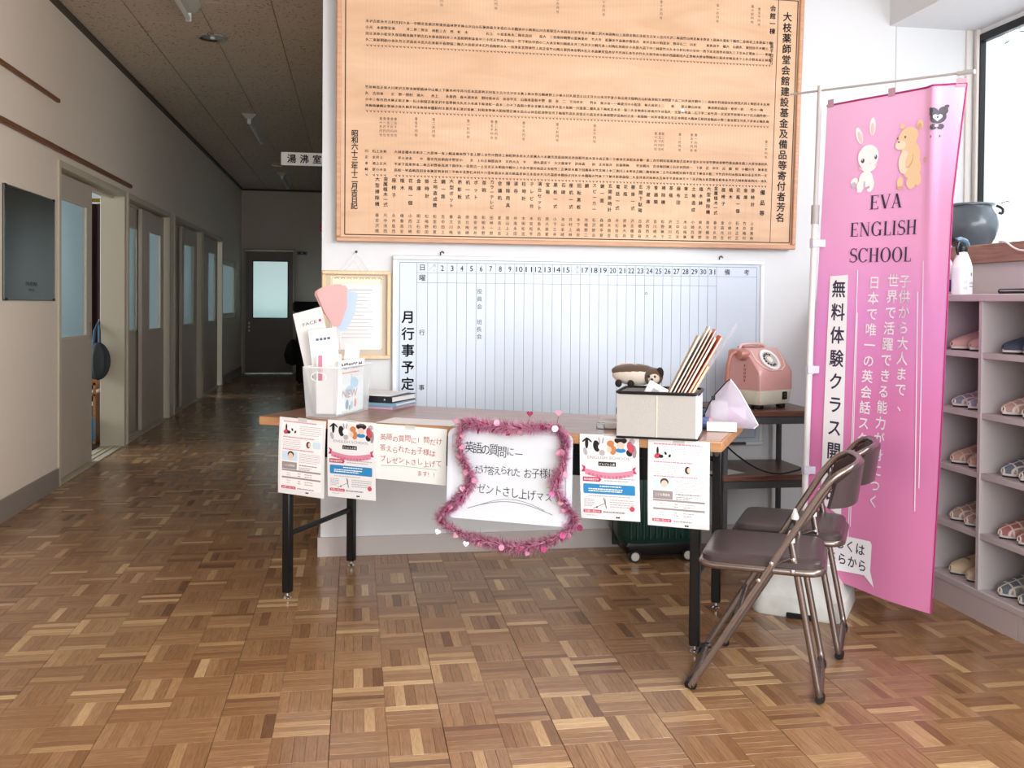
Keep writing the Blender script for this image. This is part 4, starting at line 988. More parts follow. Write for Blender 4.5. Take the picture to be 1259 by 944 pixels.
# odds and ends
wx = thing('white_carton', 'narrow white paper carton lying at the desk right corner', 'carton', DL(.862, -.03, DZ+.0008), DR+R(8)); part('carton_body', MB().box((0, 0, .0165), (.105, .035, .032), b=.0015), PAPER, wx); part('carton_flap', MB().box((.0528, 0, .0165), (.0006, .033, .03)), PLG, wx)
rl = thing('cellophane_roll', 'pink and blue cellophane roll beside the fabric box', 'roll', DL(.79, .015, DZ+.022), DR+R(8)); part('roll_top', MB().lathe([(.001, -.035), (.02, -.035), (.021, 0), (.02, .035), (.001, .035)], 20, axis='x'), mat('cello_pink', 'd8a9b4', .15, alpha=.9), rl); part('roll_band', MB().lathe([(.0215, -.028), (.0218, .02)], 20, axis='x', c=(0, 0, -.0005)), mat('cello_blue', '5e6fa3', .15), rl)
st = thing('black_strap_bundle', 'tangled black strap lying between the fabric box and mesh pouch', 'strap', DL(.775, .12, DZ), DR); part('strap', MB().tube(fillet([(-.03, 0, .01), (.0, -.03, .03), (.02, .0, .05), (-.01, .03, .06), (-.03, 0, .035), (.02, -.02, .015), (.045, .02, .01)], .02), .009, 8, flat=.5), BLACKP, st)
part('buckle', MB().box((.0, -.03, .055), (.03, .012, .022), b=.004), mat('buckle_blue', '5a7f99', .3), st)
cp_ = thing('clipped_papers', 'small stack of white papers in a clip left of the fabric box', 'papers', DL(.475, -.05, DZ+.0005), DR+R(10)); part('papers', MB().box((0, 0, .012), (.12, .16, .022), b=.002), PAPER, cp_); part('clip', MB().box((-.045, -.08, .012), (.03, .012, .026), b=.003), CHROME, cp_)
dsc = thing('dark_pouch', 'small dark brown pouch behind the left edge of the fabric box', 'pouch', DL(.505, -.03, DZ+.025), DR); part('pouch_body', ellipsoid(MB(), (0, 0, .034), (.028, .05, .034)), mat('pouch_brown', '33241c', .7), dsc)
# mesh pouch, a soft wedge standing on its edge
mp_ = thing('mesh_pouch', 'see-through lilac mesh pouch with black zip standing at the desk corner', 'pouch', (0, 0, 0)); mp_.matrix_world = Matrix.Translation(DL(.79, .05, DZ)) @ Matrix.Rotation(DR+R(4), 4, 'Z') @ Matrix.Rotation(R(-10), 4, 'X')
PP = [(.0, .055), (.012, .085), (.035, .125), (.075, .172), (.088, .182), (.12, .14), (.155, .08), (.19, .018), (.175, .004), (.12, .004), (.04, .012), (.0, .02)]
LIL = mat('mesh_lilac', 'd6cad9', .3, alpha=.5)
cx = sum(p[0] for p in PP)/len(PP); cz = sum(p[1] for p in PP)/len(PP)
rings = []
for k, f_ in enumerate((0, .45, .8, 1, .8, .45, 0)):
    d2 = (-.028, -.025, -.014, 0, .014, .025, .028)[k]; rings.append([(cx+(x-cx)*max(f_, .05), d2, cz+(z-cz)*max(f_, .05)) for x, z in PP])
part('pouch_body', loft(MB(), rings), LIL, mp_)
part('zip', MB().tube([(x, 0, z) for x, z in PP[:5]], .0028, 6), BLACKP, mp_); part('piping', MB().tube([(x, 0, z) for x, z in PP[4:9]], .0026, 6), mat('piping_white', 'f4f0f4', .3), mp_)
part('zip_tag', MB().box((.03, -.03, .108), (.014, .003, .016), b=.001), BLACKP, mp_); part('inner_card', MB().box((.05, 0, .06), (.06, .002, .08)), PAPER, mp_); part('inner_card', MB().box((.11, .004, .05), (.07, .002, .06)), mat('lilac_card', 'd9b9d2', .6), mp_)

# ================================================================== chairs
CT_ = mat('chair_tube_grey', '877973', .27, metal=.8, spec=.6); CS_ = mat('chair_vinyl', '463a39', .3, spec=.5, bump=.15, bscale=400); CAP = mat('white_cap', 'f3f3f0', .4)
def make_chair(lab, loc, rz):
    t = thing('folding_chair', lab, 'chair', loc, rz, 'folding chairs beside the desk')
    r_ = .0105; W = .185
    side = lambda s: [(.188, s*W, .016), (-.19, s*W, .655)]
    # front leg / back frame: one long bent tube looping over the top and along the floor
    up_ = [(.188, W, .013), (-.185, W, .635), (-.222, W*.985, .680), (-.262, W*.86, .700), (-.283, W*.45, .702), (-.29, 0, .702)]
    loop = up_+[(x, -y, z) for x, y, z in up_[-2::-1]]
    part('back_frame', MB().tube(fillet(loop, .05, 6)+[], r_, 10, closed=True), CT_, t)
    rear = [(-.098, W-.022, .475), (-.186, W-.012, .014), (-.186, -W+.012, .014), (-.098, -W+.022, .475)]
    part('rear_leg_loop', MB().tube(fillet(rear, .035, 6), r_, 10), CT_, t)
    for s in (1, -1):
        part('leg_cap', MB().lathe([(.013, -.004), (.013, .006), (.004, .03), (.001, .032)], 14, (-.0965, s*(W-.022), .474)), CAP, t)
        part('hinge_plate', MB().tube([(-.028, s*(W-.004), .385), (-.065, s*(W-.005), .41), (-.108, s*(W-.02), .425)], .009, 8, flat=.35), CT_, t)
        for x, z in ((-.008, .355), (-.045, .408), (-.107, .425), (-.105, .39)):
            part('rivet', MB().lathe([(.006, -.002), (.0075, 0), (.006, .003), (.001, .004)], 12, (x, s*(W+.008), z), axis='y') if s > 0 else MB().lathe([(.001, -.004), (.006, -.003), (.0075, 0), (.006, .002)], 12, (x, s*(W+.008), z), axis='y'), CHROME, t)
        part('rubber_foot', MB().tube([(.178, s*W, .014), (.198, s*(W-.012), .010), (.196, s*(W-.05), .010)], .0125, 10), BLACKP, t)
        part('rubber_foot', MB().tube([(-.183, s*(W-.012), .016), (-.188, s*(W-.03), .011), (-.188, s*(W-.06), .011)], .0125, 10), BLACKP, t)
    sx, sy = .355, .35
    part('seat_frame', MB().tube([(x, y, .385) for x, y in rrect(sx, sy, .05, 6, -.012, 0)], .0115, 10, closed=True), CT_, t)
    rs = []
    for z, k in ((.388, -.006), (.395, 0), (.410, 0), (.418, -.008), (.421, -.03), (.421, -.09)):
        rs.append([(x, y, z) for x, y in rrect(sx+2*k, sy+2*k, max(.05+k, .02), 6, -.012, 0)])
    part('seat_pad', loft(MB(), rs), CS_, t)
    g = []
    for i in range(9):
        v = i/8; row = []
        for j in range(17):
            u = -1+2*j/16; y = u*(W-.006); z = .702-.118*v-.008*(abs(u)**3)*(1-v) ; x = -.215-.075*(1-u*u)**.6+.014*v*1.2
            if abs(u) > .8: z -= (abs(u)-.8)*.18*(1-v); 
            row.append((x, y, z))
        g.append(row)
    part('backrest_pad', MB().sheet(g, .014), CS_, t)
    part('stretcher', MB().tube([(.06, W, .23), (.06, -W, .23)], .007, 8), CT_, t)
    return t
make_chair('nearer grey steel folding chair with brown vinyl seat, in front', (1.270, 2.839, 0), R(151.8))
make_chair('rear grey steel folding chair, half hidden behind the nearer one', (1.514, 3.163, 0), R(148.9))

# ================================================================== phone table
TW = wood('side_table_wood', '4f2f22', '75493a', .35, axis=0); TMET = mat('side_table_metal', '3f4142', .45)
pt = thing('phone_table', 'dark brown two-tier side table holding the pink telephone', 'side table', (1.835, 4.2, 0))
for z in (.69, .405):
    part('shelf_board' if z < .6 else 'table_board', MB().box((0, 0, z), (.46, .42, .026), b=.003), TW, pt)
    part('edge_rail', MB().box((0, -.195, z-.03), (.44, .015, .032)), TMET, pt, smooth=False)
for x in (-.215, .215):
    for y in (-.19, .19): part('leg', MB().box((x, y, .338), (.022, .022, .676), b=.003), TMET, pt)
# pink telephone
ph = thing('pink_telephone', 'pink rotary payphone with a cream base on the side table', 'telephone', (1.84, 4.17, .7035), R(27)); ph.scale = (1.1, 1.08, 1.0)
PK = mat('phone_pink', 'cf9a94', .3, coat=.5); PKD = mat('phone_pink_dark', 'b07468', .35, coat=.3); CRM = mat('phone_cream', 'dcd8c4', .3, coat=.4)
w2, d2 = .105, .10
def rr3(w_, d_, r_, z, cx=0, cy=0): return [(x, y, z) for x, y in rrect(w_, d_, r_, 4, cx, cy)]
part('cream_base', loft(MB(), [rr3(.19, .18, .02, .02), rr3(.206, .194, .025, .03), rr3(.212, .2, .02, .085)]), CRM, ph)
for x in (-.07, .07):
    for y in (-.065, .065): part('foot', MB().box((x, y, .01), (.03, .03, .02), b=.003), BLACKP, ph)
# side profile (y, z), extruded over x, rounded
prof = [(-.1, .085), (-.1, .165), (-.092, .178), (-.03, .262), (-.012, .272), (.055, .272), (.075, .262), (.1, .085)]
mb = MB(); vs = []
cyc, czc = .0, .18
rings = []
for x, k in ((-.106, .93), (-.1, .985), (-.08, 1), (.08, 1), (.1, .985), (.106, .93)):
    rings.append([(x, cyc+(y-cyc)*k, (czc+(z-czc)*k) if z > .09 else .085) for y, z in prof])
part('pink_body', loft(mb, rings), PK, ph, smooth=True)
# slanted dial plate: frame on the slope
s0, s1 = Vector((0, -.094, .176)), Vector((0, -.028, .265)); sd = (s1-s0).normalized(); sn = Vector((0, sd.z, -sd.y)) * -1
sn = Vector((0, -sd.z, sd.y)); sc = (s0+s1)/2
def SP(x, v, h): return sc+Vector((x, 0, 0))+sd*v+sn*h
part('dial_frame', MB().tube([SP(x, y, .001) for x, y in [(-.088, .052), (-.086, 0), (-.07, -.038), (-.035, -.058), (.035, -.058), (.07, -.038), (.086, 0), (.088, .052)]], .004, 8), mat('phone_light_pink', 'e6bdb8', .3, coat=.5), ph)
def disc(r0, r1, h0, h1, cx=-.004, cy=-.002, n=28):
    mb = MB(); vs = []
    for r_, h in ((r0, h0), (r0, h1), (r1, h1), (r1, h0)): vs += [SP(cx+r_*math.cos(2*PI*k/n), cy+r_*math.sin(2*PI*k/n), h) for k in range(n)]
    fs = [(i*n+k, i*n+(k+1) % n, ((i+1) % 4)*n+(k+1) % n, ((i+1) % 4)*n+k) for i in range(4) for k in range(n)]
    return mb.add(vs, fs)
dl = part('dial_rim', disc(.041, .054, .001, .007), mat('dial_white', 'ece8e4', .3), ph)
part('dial_plate', disc(.0005, .041, .001, .004), mat('dial_grey', 'b9b2ae', .4), ph)
part('dial_centre', disc(.0005, .015, .004, .007), mat('dial_cream', 'efe6d4', .3), ph)
for k in range(10):
    a = R(60+27*k); part('finger_hole', disc(.0005, .0056, .004, .0055, -.004+.030*math.cos(a), -.002+.030*math.sin(a), 12), BLACKP, ph)
part('coin_plate', MB().box((.052, -.1005, .058), (.03, .003, .036), b=.001), BLACKP, ph)
F = Flat(); F.text('10', .052, .062, .009, align='c'); F.text('YEN', .052, .05, .006, align='c')
pprint_('plate_lettering', F, mat('print_silver', 'a8a8a4', .4), ph, lambda x, y, h: (x, -.1021-h, y))
F = Flat(); F.vert('P PHONE', 0, .238, .015, .0185, bold=.03)
F2 = Flat()
for i, c in enumerate('P PHONE'):
    if c != ' ': F2.text(c, -.01, .222-.0165*i, .015, bold=.02, align='c')
pprint_('side_lettering', F2, INK, ph, lambda x, y, h: (-.1066-h, -x-.03, y))['kind'] = 'stuff'
hs_ = fillet([(-.128, .055, .262), (-.145, .02, .25), (-.15, .0, .2), (-.15, .0, .12), (-.135, .0, .08)], .04, 5)
part('handset', MB().tube(fillet([(-.125, -.005, .258), (-.155, .01, .252), (-.166, .02, .19), (-.160, .03, .12), (-.135, .03, .085)], .04, 5), [.009]*2+[.010]*20+[.009]*20 if False else .0095, 10), PKD, ph)
part('earpiece', MB().lathe([(.001, -.03), (.02, -.028), (.028, -.005), (.026, .012), (.012, .024)], 18, (-.112, -.015, .245), axis='x'), PKD, ph)
part('mouthpiece', MB().lathe([(.001, -.012), (.02, -.01), (.022, .01), (.012, .02)], 16, (-.118, .03, .075), axis='x'), PKD, ph)
part('carry_handle', MB().tube(fillet([(-.1, .02, .262), (-.08, .025, .288), (.0, .03, .292), (.07, .03, .285), (.095, .03, .262)], .03, 5), .006, 8), mat('phone_light_pink', 'e6bdb8', .3), ph)
part('top_tray', MB().box((-.01, .03, .275), (.12, .05, .012), b=.004), PKD, ph)
part('corner_highlight', MB().tube([(-.103, -.0985, .03), (-.103, -.0985, .155)], .002, 6), mat('phone_light_pink', 'e6bdb8', .3), ph)  # pale line painted in for the highlight along the body corner
cdo = part('phone_cord', MB().tube(fillet([(1.50, 3.95, .68), (1.62, 3.97, .54), (1.74, 3.96, .455), (1.84, 3.95, .425), (1.96, 3.95, .45), (2.0, 3.95, .50)], .1, 6), .004, 6), BLACKP, ph, 'thin black cord drooping beside the table'); cdo.matrix_parent_inverse = (Matrix.LocRotScale(ph.location, ph.rotation_euler, ph.scale)).inverted()
pf = thing('flat_paper', 'pale paper lying on the lower shelf of the phone table', 'paper', (1.64, 4.08, .4192), R(20)); part('paper_sheet', MB().box((0, 0, 0), (.16, .11, .001)), mat('dim_paper', 'b8b4ae', .7), pf)

# ================================================================== suitcase
sc_ = thing('suitcase', 'dark green hard-shell suitcase standing upright under the desk', 'suitcase', (1.385, 4.27, 0))
GRN = mat('suitcase_green', '12352f', .35, spec=.5)
rs = [[(x, y, z) for x, y in rrect(w_, d_, r_, 5)] for z, w_, d_, r_ in ((.05, .30, .15, .04), (.075, .36, .20, .05), (.13, .405, .245, .06), (.5, .405, .245, .06), (.54, .38, .22, .05), (.555, .33, .17, .04))]
part('shell', loft(MB(), rs), GRN, sc_)
for k in range(11): part('rib', MB().box((-.15+.03*k, -.123, .31), (.012, .008, .40), b=.003), GRN, sc_)
part('bottom_guard', loft(MB(), [[(x, y, z) for x, y in rrect(w_, d_, .03, 4)] for z, w_, d_ in ((.03, .30, .18), (.075, .37, .215), (.10, .35, .20))]), BLACKP, sc_)
part('seam_band', MB().box((0, 0, .31), (.41, .012, .50), b=.004), mat('suitcase_dark', '0a1c19', .4), sc_)
for x in (-.125, .125):
    wh = part('wheel', MB().lathe([(.006, -.014), (.026, -.014), (.028, -.010), (.028, .010), (.026, .014), (.006, .014)], 20, (x, -.095, .028), axis='y'), BLACKP, sc_)
    part('wheel_hub', MB().lathe([(.001, -.018), (.018, -.0165), (.02, -.013)], 18, (x, -.095, .028), axis='y'), mat('hub_grey', 'c4c0ba', .4), wh)
part('top_handle', MB().tube(fillet([(-.07, 0, .552), (-.06, 0, .58), (.06, 0, .58), (.07, 0, .552)], .02), .008, 8), BLACKP, sc_)

# ================================================================== banner
bt = thing('banner', 'tall pink fabric banner with rabbit and bear on a pole in a white tank base', 'banner', (1.735, 3.475, 0))
tk = empty_child('banner_base', bt); tk.rotation_euler = (0, 0, R(-36)); tk['label'] = 'white plastic water-filled base, scuffed'
TKM = mat('tank_plastic', 'ddddd6', .5, vary=.2, vscale=9, bump=.3, bscale=30)
rs = [[(x, y, z) for x, y in rrect(w_, d_, r_, 5)] for z, w_, d_, r_ in ((.0, .34, .33, .05), (.015, .352, .342, .055), (.075, .345, .335, .06), (.085, .325, .315, .055), (.125, .29, .28, .05), (.135, .27, .26, .05), (.175, .22, .21, .05), (.19, .13, .12, .04), (.2, .07, .07, .03))]
part('water_tank', loft(MB(), rs), TKM, tk)
for x in (-.0, ): part('recess_shade', MB().box((x+.02, -.171, .010), (.11, .006, .022), b=.003), BLACKP, tk)  # black slab stands in for the shade inside the front notch
part('filler_cap', MB().lathe([(.022, 0), (.022, .015), (.001, .017)], 18, (.09, -.02, .17)), WHITE, tk)
part('pole_socket', MB().lathe([(.022, .18), (.02, .26), (.014, .262)], 16), WHITE, tk)
POLE = mat('banner_pole_grey', 'b9b4b2', .35, spec=.5)
bo = Vector((1.735, 3.475, 0))
P0, P1 = Vector((1.733, 3.487, .2)), Vector((1.787, 3.50, 2.03))
def pl_(a): return P0.lerp(P1, a)-bo
part('pole_lower', MB().tube([pl_(0), pl_(.72)], .0125, 12), mat('pole_white', 'dcdad8', .35), bt)
part('pole_upper', MB().tube([pl_(.70), pl_(1)], .009, 12), POLE, bt)
part('pole_collar', MB().tube([pl_(.705), pl_(.745)], .016, 12), mat('collar_grey', 'a8a2a0', .4), bt)
bd_ = Vector((.486, -.874, 0)).normalized()
ba, bb_ = P1-bo+Vector((0, 0, -.015))-bd_*.135+Vector((0, 0, .004)), P1-bo+bd_*.60+Vector((0, 0, -.055))
part('cross_bar', MB().tube([ba, bb_], .0042, 10), POLE, bt)
part('bar_end', MB().tube([bb_-(bb_-ba).normalized()*.055, bb_+(bb_-ba).normalized()*.004], .008, 10), POLE, bt)
TL, BL, TR, BR_ = Vector((1.816, 3.50, 1.953)), Vector((1.752, 3.51, .13)), Vector((2.078, 3.04, 1.955)), Vector((1.985, 3.035, .098))
NB = Vector((-.874, -.486, 0))
def SB(u, v, h=0):
    """u, v in 0..1 from the top-left corner"""
    p = TL.lerp(BL, v).lerp(TR.lerp(BR_, v), u)
    wv = .010*math.sin(u*7.5+v*2.5)*(.3+.7*v)+.012*math.sin(v*5+1)*(u-.3)
    k = max(0, u-.80)/.20
    wv -= .05*k*k*max(0, 1-v*4.5)             # the top right corner curls back
    wv += .018*math.exp(-((u-.83-.10*v)/.035)**2)*max(0, 1-v*2.2)
    return p-bo+NB*(wv+h)
W_, H_ = .56, 1.82
def ban_mat():
    M = bpy.data.materials.new('banner_pink'); M.use_nodes = True; nt = M.node_tree; b = nt.nodes['Principled BSDF']; N = nt.nodes.new; L = nt.links.new
    ua = N('ShaderNodeUVMap'); ua.uv_map = 'cloth'; sp = N('ShaderNodeSeparateXYZ'); L(ua.outputs['UV'], sp.inputs[0])
    # colour runs pale pink at the top, lilac midway, deeper pink below
    g1 = N('ShaderNodeValToRGB'); L(sp.outputs['Y'], g1.inputs['Fac'])
    e = g1.color_ramp.elements; e[0].color = srgb('fbc6ea'); e[1].color = srgb('e388b4')
    for p, c in ((.3, 'f5aedb'), (.45, 'e99ad6'), (.62, 'e688bf')): q = e.new(p); q.color = srgb(c)
    L(g1.outputs['Color'], b.inputs['Base Color']); b.inputs['Roughness'].default_value = .75; b.inputs['Sheen Weight'].default_value = .2
    b.inputs['Specular IOR Level'].default_value = .2
    o = nt.nodes['Material Output']; t = N('ShaderNodeBsdfTranslucent'); L(g1.outputs['Color'], t.inputs[0]); mx = N('ShaderNodeMixShader'); mx.inputs[0].default_value = .15
    L(b.outputs[0], mx.inputs[1]); L(t.outputs[0], mx.inputs[2]); L(mx.outputs[0], o.inputs[0])
    return M
NU, NV = 44, 110
vs = [SB(i/NU, j/NV) for j in range(NV+1) for i in range(NU+1)]; n0 = len(vs); vs += [SB(i/NU, j/NV, -.0012) for j in range(NV+1) for i in range(NU+1)]
fs = []
for j in range(NV):
    for i in range(NU):
        a = j*(NU+1)+i; fs.append((a, a+NU+1, a+NU+2, a+1)); fs.append((n0+a, n0+a+1, n0+a+NU+2, n0+a+NU+1))
for j in range(NV):
    for i in (0, NU): a = j*(NU+1)+i; fs.append((a, a+NU+1, n0+a+NU+1, n0+a))
me = bpy.data.meshes.new('banner_cloth'); me.from_pydata([tuple(v) for v in vs], [], fs); me.update()
uvl = me.uv_layers.new(name='cloth')
for lp in me.loops:
    k = lp.vertex_index % n0; uvl.data[lp.index].uv = ((k % (NU+1))/NU, (k//(NU+1))/NV)
me.materials.append(ban_mat()); me.polygons.foreach_set('use_smooth', [True]*len(me.polygons)); me.set_sharp_from_angle(angle=R(60))
link('banner_cloth', me, bt)
part('top_hem', MB().tube([SB(i/30, 0) for i in range(31)], .004, 6), mat('hem_magenta', 'a8286a', .7), bt)
part('side_hem', MB().tube([SB(1, i/50) for i in range(51)], .0028, 6), MATS['hem_magenta'], bt)
TAB = mat('tab_mauve', 'b98f9d', .5)
def tab(u, v, w_=.028, h_=.03):
    mb = MB(); mb.sheet([[SB(u+w_/W_*i/2, v+h_/H_*j/2, .004) for i in range(3)] for j in range(3)], .0015); return part('banner_tab', mb, TAB, bt)
tab(.01, -.012); tab(.49, -.012); tab(.95, -.010)
for v, vv in ((.34, .5), (.64, .5), (.18, .72)):
    q = SB(.0, {.34: .295, .64: .78, .18: .565}[v]); c0 = Vector((P0.x+(P1.x-P0.x)*(q.z-.2)/1.83, 0, 0)); pc = P0.lerp(P1, (q.z-.2)/1.83)-bo
    part('pole_clip', MB().box((pc.x+.028, pc.y-.014, q.z), (.085, .006, .030), b=.002), mat('clip_white', 'd9d6e2', .4, alpha=.85), bt)
    part('clip_ring', MB().lathe([(.0165, -.018), (.0165, .018)], 14, (pc.x, pc.y, q.z)), mat('clip_white', 'd9d6e2', .4), bt)
# printing on the banner (x in metres from left, y downwards from the top)
def bn(x, y, h): return SB(x/W_, -y/H_, .0024+h)
BI = mat('banner_ink', '3c2f4c', .7); BWH = mat('banner_white', 'f7eef5', .7); BWS = mat('banner_white_strip', 'f1ecef', .7); BEIG = mat('bear_beige', 'f2cfa6', .7); BEI2 = mat('bear_pale', 'f8e2c8', .7); BEI3 = mat('bear_shadow', 'dcb088', .7)
BUN = mat('rabbit_white', 'fbf6f4', .7); BUE = mat('rabbit_ear_pink', 'f3cdd2', .7); BUG = mat('rabbit_grey', 'c9c6d4', .7); EYE = mat('eye_grey', '5c5a60', .7); LOGO = mat('logo_grey', '5e5a62', .7)
BM = [BI, BWH, BWS, BEIG, BEI2, BEI3, BUN, BUE, BUG, EYE, LOGO]
def serif(F, c, x, y, s, m=0, l=1):
    """Roman capitals with thick and thin strokes; returns advance"""
    T_, t_ = .135*s, .045*s
    def vst(px, w_=T_): F.rect(x+px-w_/2, y, x+px+w_/2, y+s, m, l)
    def ser(px, py, w_=.3*s): F.rect(x+px-w_/2, y+py-(.018*s if py > 0 else 0), x+px+w_/2, y+py+(0 if py > 0 else .018*s)+.012*s*(py == 0), m, l)
    def arc(cx, cy, rx, ry, a0, a1, n=28):
        P = []; Q = []
        for k in range(n+1):
            a = R(a0+(a1-a0)*k/n); w_ = t_+(T_*1.1-t_)*abs(math.cos(a))**1.5
            P.append((x+cx+rx*math.cos(a), y+cy+ry*math.sin(a))); d = math.hypot(math.cos(a), math.sin(a)); Q.append((x+cx+(rx-w_)*math.cos(a), y+cy+(ry-w_)*math.sin(a)))
        for k in range(n): F.poly([P[k], P[k+1], Q[k+1], Q[k]], m, l)
    def diag(x0, y0, x1, y1, w_): F.poly([(x+x0-w_/2, y+y0), (x+x0+w_/2, y+y0), (x+x1+w_/2, y+y1), (x+x1-w_/2, y+y1)], m, l)
    if c == 'E':
        vst(.17*s); ser(.17*s, 0); ser(.17*s, s)
        for yy in (0, .48*s, s-t_): F.rect(x+.17*s, y+yy, x+(.58 if yy != .48*s else .46)*s, y+yy+t_, m, l)
        F.rect(x+.55*s, y, x+.59*s, y+.2*s, m, l); F.rect(x+.54*s, y+.82*s, x+.58*s, y+s, m, l); F.rect(x+.43*s, y+.4*s, x+.46*s, y+.62*s, m, l); return .70*s
    if c == 'L': vst(.17*s); ser(.17*s, 0); ser(.17*s, s); F.rect(x+.17*s, y, x+.56*s, y+t_, m, l); F.rect(x+.53*s, y, x+.57*s, y+.24*s, m, l); return .66*s
    if c == 'I': vst(.15*s); ser(.15*s, 0); ser(.15*s, s); return .38*s
    if c == 'H':
        for px in (.17*s, .63*s): vst(px); ser(px, 0); ser(px, s)
        F.rect(x+.17*s, y+.48*s, x+.63*s, y+.48*s+t_, m, l); return .86*s
    if c == 'N': diag(.14*s, s, .66*s, 0, T_*1.1); vst(.14*s, t_); vst(.66*s, t_); ser(.14*s, 0, .22*s); ser(.66*s, s, .22*s); ser(.1*s, s, .16*s); return .86*s
    if c == 'V': diag(.1*s, s, .36*s, 0, T_*1.1); diag(.62*s, s, .36*s, 0, t_*1.1); ser(.1*s, s, .26*s); ser(.62*s, s, .22*s); return .74*s
    if c == 'A': diag(.34*s, s, .10*s, 0, t_*1.1); diag(.34*s, s, .6*s, 0, T_*1.1); F.rect(x+.18*s, y+.3*s, x+.52*s, y+.3*s+t_, m, l); ser(.1*s, 0, .22*s); ser(.6*s, 0, .26*s); return .76*s
    if c == 'O': arc(.4*s, .5*s, .38*s, .52*s, 0, 360, 36); return .86*s
    if c == 'C': arc(.4*s, .5*s, .38*s, .52*s, 42, 318); F.rect(x+.66*s, y+.72*s, x+.70*s, y+s, m, l); return .78*s
    if c == 'G': arc(.4*s, .5*s, .38*s, .52*s, 42, 330); F.rect(x+.66*s, y+.72*s, x+.70*s, y+s, m, l); F.rect(x+.6*s, y+.02*s, x+.6*s+T_, y+.42*s, m, l); F.rect(x+.5*s, y+.4*s, x+.84*s, y+.43*s, m, l); return .88*s
    if c == 'S':
        P = []
        for k in range(25):
            t = k/24
            if t < .5: a = R(40+235*t*2*.98); P.append((.31+.21*math.cos(a), .74+.24*math.sin(a)))
            else: a = R(92-235*(t-.5)*2*.98); P.append((.30+.24*math.cos(a), .26+.26*math.sin(a)))
        for k in range(24):
            (ax, ay), (bx_, by) = P[k], P[k+1]; w_ = (t_+(T_-t_)*(abs(by-ay)/max(math.hypot(bx_-ax, by-ay), 1e-6))**.7 if 6 < k < 18 else t_*1.4); F.line([(x+ax*s, y+ay*s), (x+bx_*s, y+by*s)], max(w_, T_*.9 if 9 < k < 15 else t_), m, l)
        F.rect(x+.49*s, y+.74*s, x+.53*s, y+s, m, l); F.rect(x+.04*s, y, x+.08*s, y+.28*s, m, l); return .64*s
    return .4*s
def word(F, s, x0, x1, y, size):
    tot = 0; G = Flat()
    for c in s: tot += serif(G, c, tot, 0, size)
    k = (x1-x0)/tot
    for P, m_, l in G.t: F.t.append(([(x0+px*k, y+py) for px, py in P], m_, l))
def bw_(px, py):  # metres on the cloth for positions given as fractions
    return px*W_, -py*H_
def pprint_banner(nm, fill):
    F = Flat(); fill(F); F.split(.02); o = part(nm, F.mb(bn, .0005), BM, bt, smooth=False, fix=False); return o
def f_title(F):
    word(F, 'EVA', .39*W_, .64*W_, -.229*H_, .052); word(F, 'ENGLISH', .25*W_, .765*W_, -.283*H_, .052); word(F, 'SCHOOL', .255*W_, .735*W_, -.336*H_, .052)
pprint_banner('title_lettering', f_title)['kind'] = 'stuff'
def f_rabbit(F):
    cx = .355*W_
    def e(u, v, rx, ry, m, l, r_=0): F.ell(u*W_, -(v-.027)*H_, rx, ry, m, l, r_)
    e(.285, .102, .014, .034, 6, 1, .38); e(.292, .106, .008, .024, 7, 2, .38); e(.385, .087, .013, .034, 6, 1, .02); e(.385, .092, .007, .024, 7, 2, .02)
    e(.265, .196, .016, .013, 6, 1, .4); e(.262, .203, .010, .011, 8, 2, .4)
    e(.355, .193, .030, .030, 6, 3); e(.315, .206, .017, .020, 6, 3); e(.40, .204, .010, .023, 6, 3); e(.31, .216, .012, .007, 6, 4); e(.385, .216, .011, .007, 6, 4); e(.345, .205, .004, .016, 8, 4)
    e(.365, .148, .044, .045, 6, 5); e(.37, .165, .034, .026, 6, 5); e(.325, .155, .0075, .0085, 9, 6); e(.423, .150, .0055, .0085, 9, 6); e(.322, .153, .0022, .0025, 1, 7); e(.421, .148, .002, .0025, 1, 7); e(.385, .162, .002, .003, 7, 6)
    e(.31, .170, .008, .005, 7, 6); e(.43, .166, .006, .005, 7, 6)
def f_bear(F):
    def e(u, v, rx, ry, m, l, r_=0): F.ell((.66+(u-.66)*.93)*W_, -(.15+(v-.15)*.93-.024)*H_, rx*.93, ry*.93, m, l, r_)
    e(.80, .165, .007, .011, 5, 1); e(.745, .09, .015, .018, 3, 1, .2); e(.742, .093, .009, .012, 5, 2, .2); e(.605, .088, .012, .010, 3, 1)
    e(.68, .155, .045, .058, 3, 3, -.1); e(.70, .180, .042, .04, 3, 3); e(.635, .165, .025, .045, 4, 4); e(.61, .207, .014, .02, 3, 3); e(.612, .219, .014, .007, 5, 4); e(.70, .21, .022, .024, 3, 4); e(.755, .205, .014, .022, 3, 3)
    e(.66, .112, .044, .036, 3, 5, .1); e(.645, .124, .044, .030, 3, 5); e(.60, .128, .024, .018, 4, 6); e(.68, .163, .014, .030, 5, 5, -.3); e(.676, .16, .013, .029, 3, 6, -.3)
    e(.585, .121, .0045, .0035, 9, 7); e(.575, .113, .0028, .004, 9, 7); e(.635, .112, .0036, .0048, 9, 7)
def f_logo(F):
    def e(u, v, rx, ry, m, l, r_=0): F.ell(u*W_, -v*H_, rx, ry, m, l, r_)
    e(.868, .062, .026, .022, 10, 1); e(.84, .052, .016, .016, 10, 1); e(.895, .050, .015, .015, 10, 1); e(.845, .08, .012, .01, 10, 1); e(.885, .08, .011, .01, 10, 1); e(.822, .045, .007, .006, 10, 1); e(.912, .042, .008, .006, 10, 1)
    F.poly([(.867*W_+a*1.25, -.062*H_+b2*1.25) for a, b2 in heart], 1, 2); e(.867, .062, .003, .005, 10, 3); e(.864, .078, .005, .004, 1, 2)
    for u in (.835, .885): e(u, .098, .0025, .004, 10, 1)
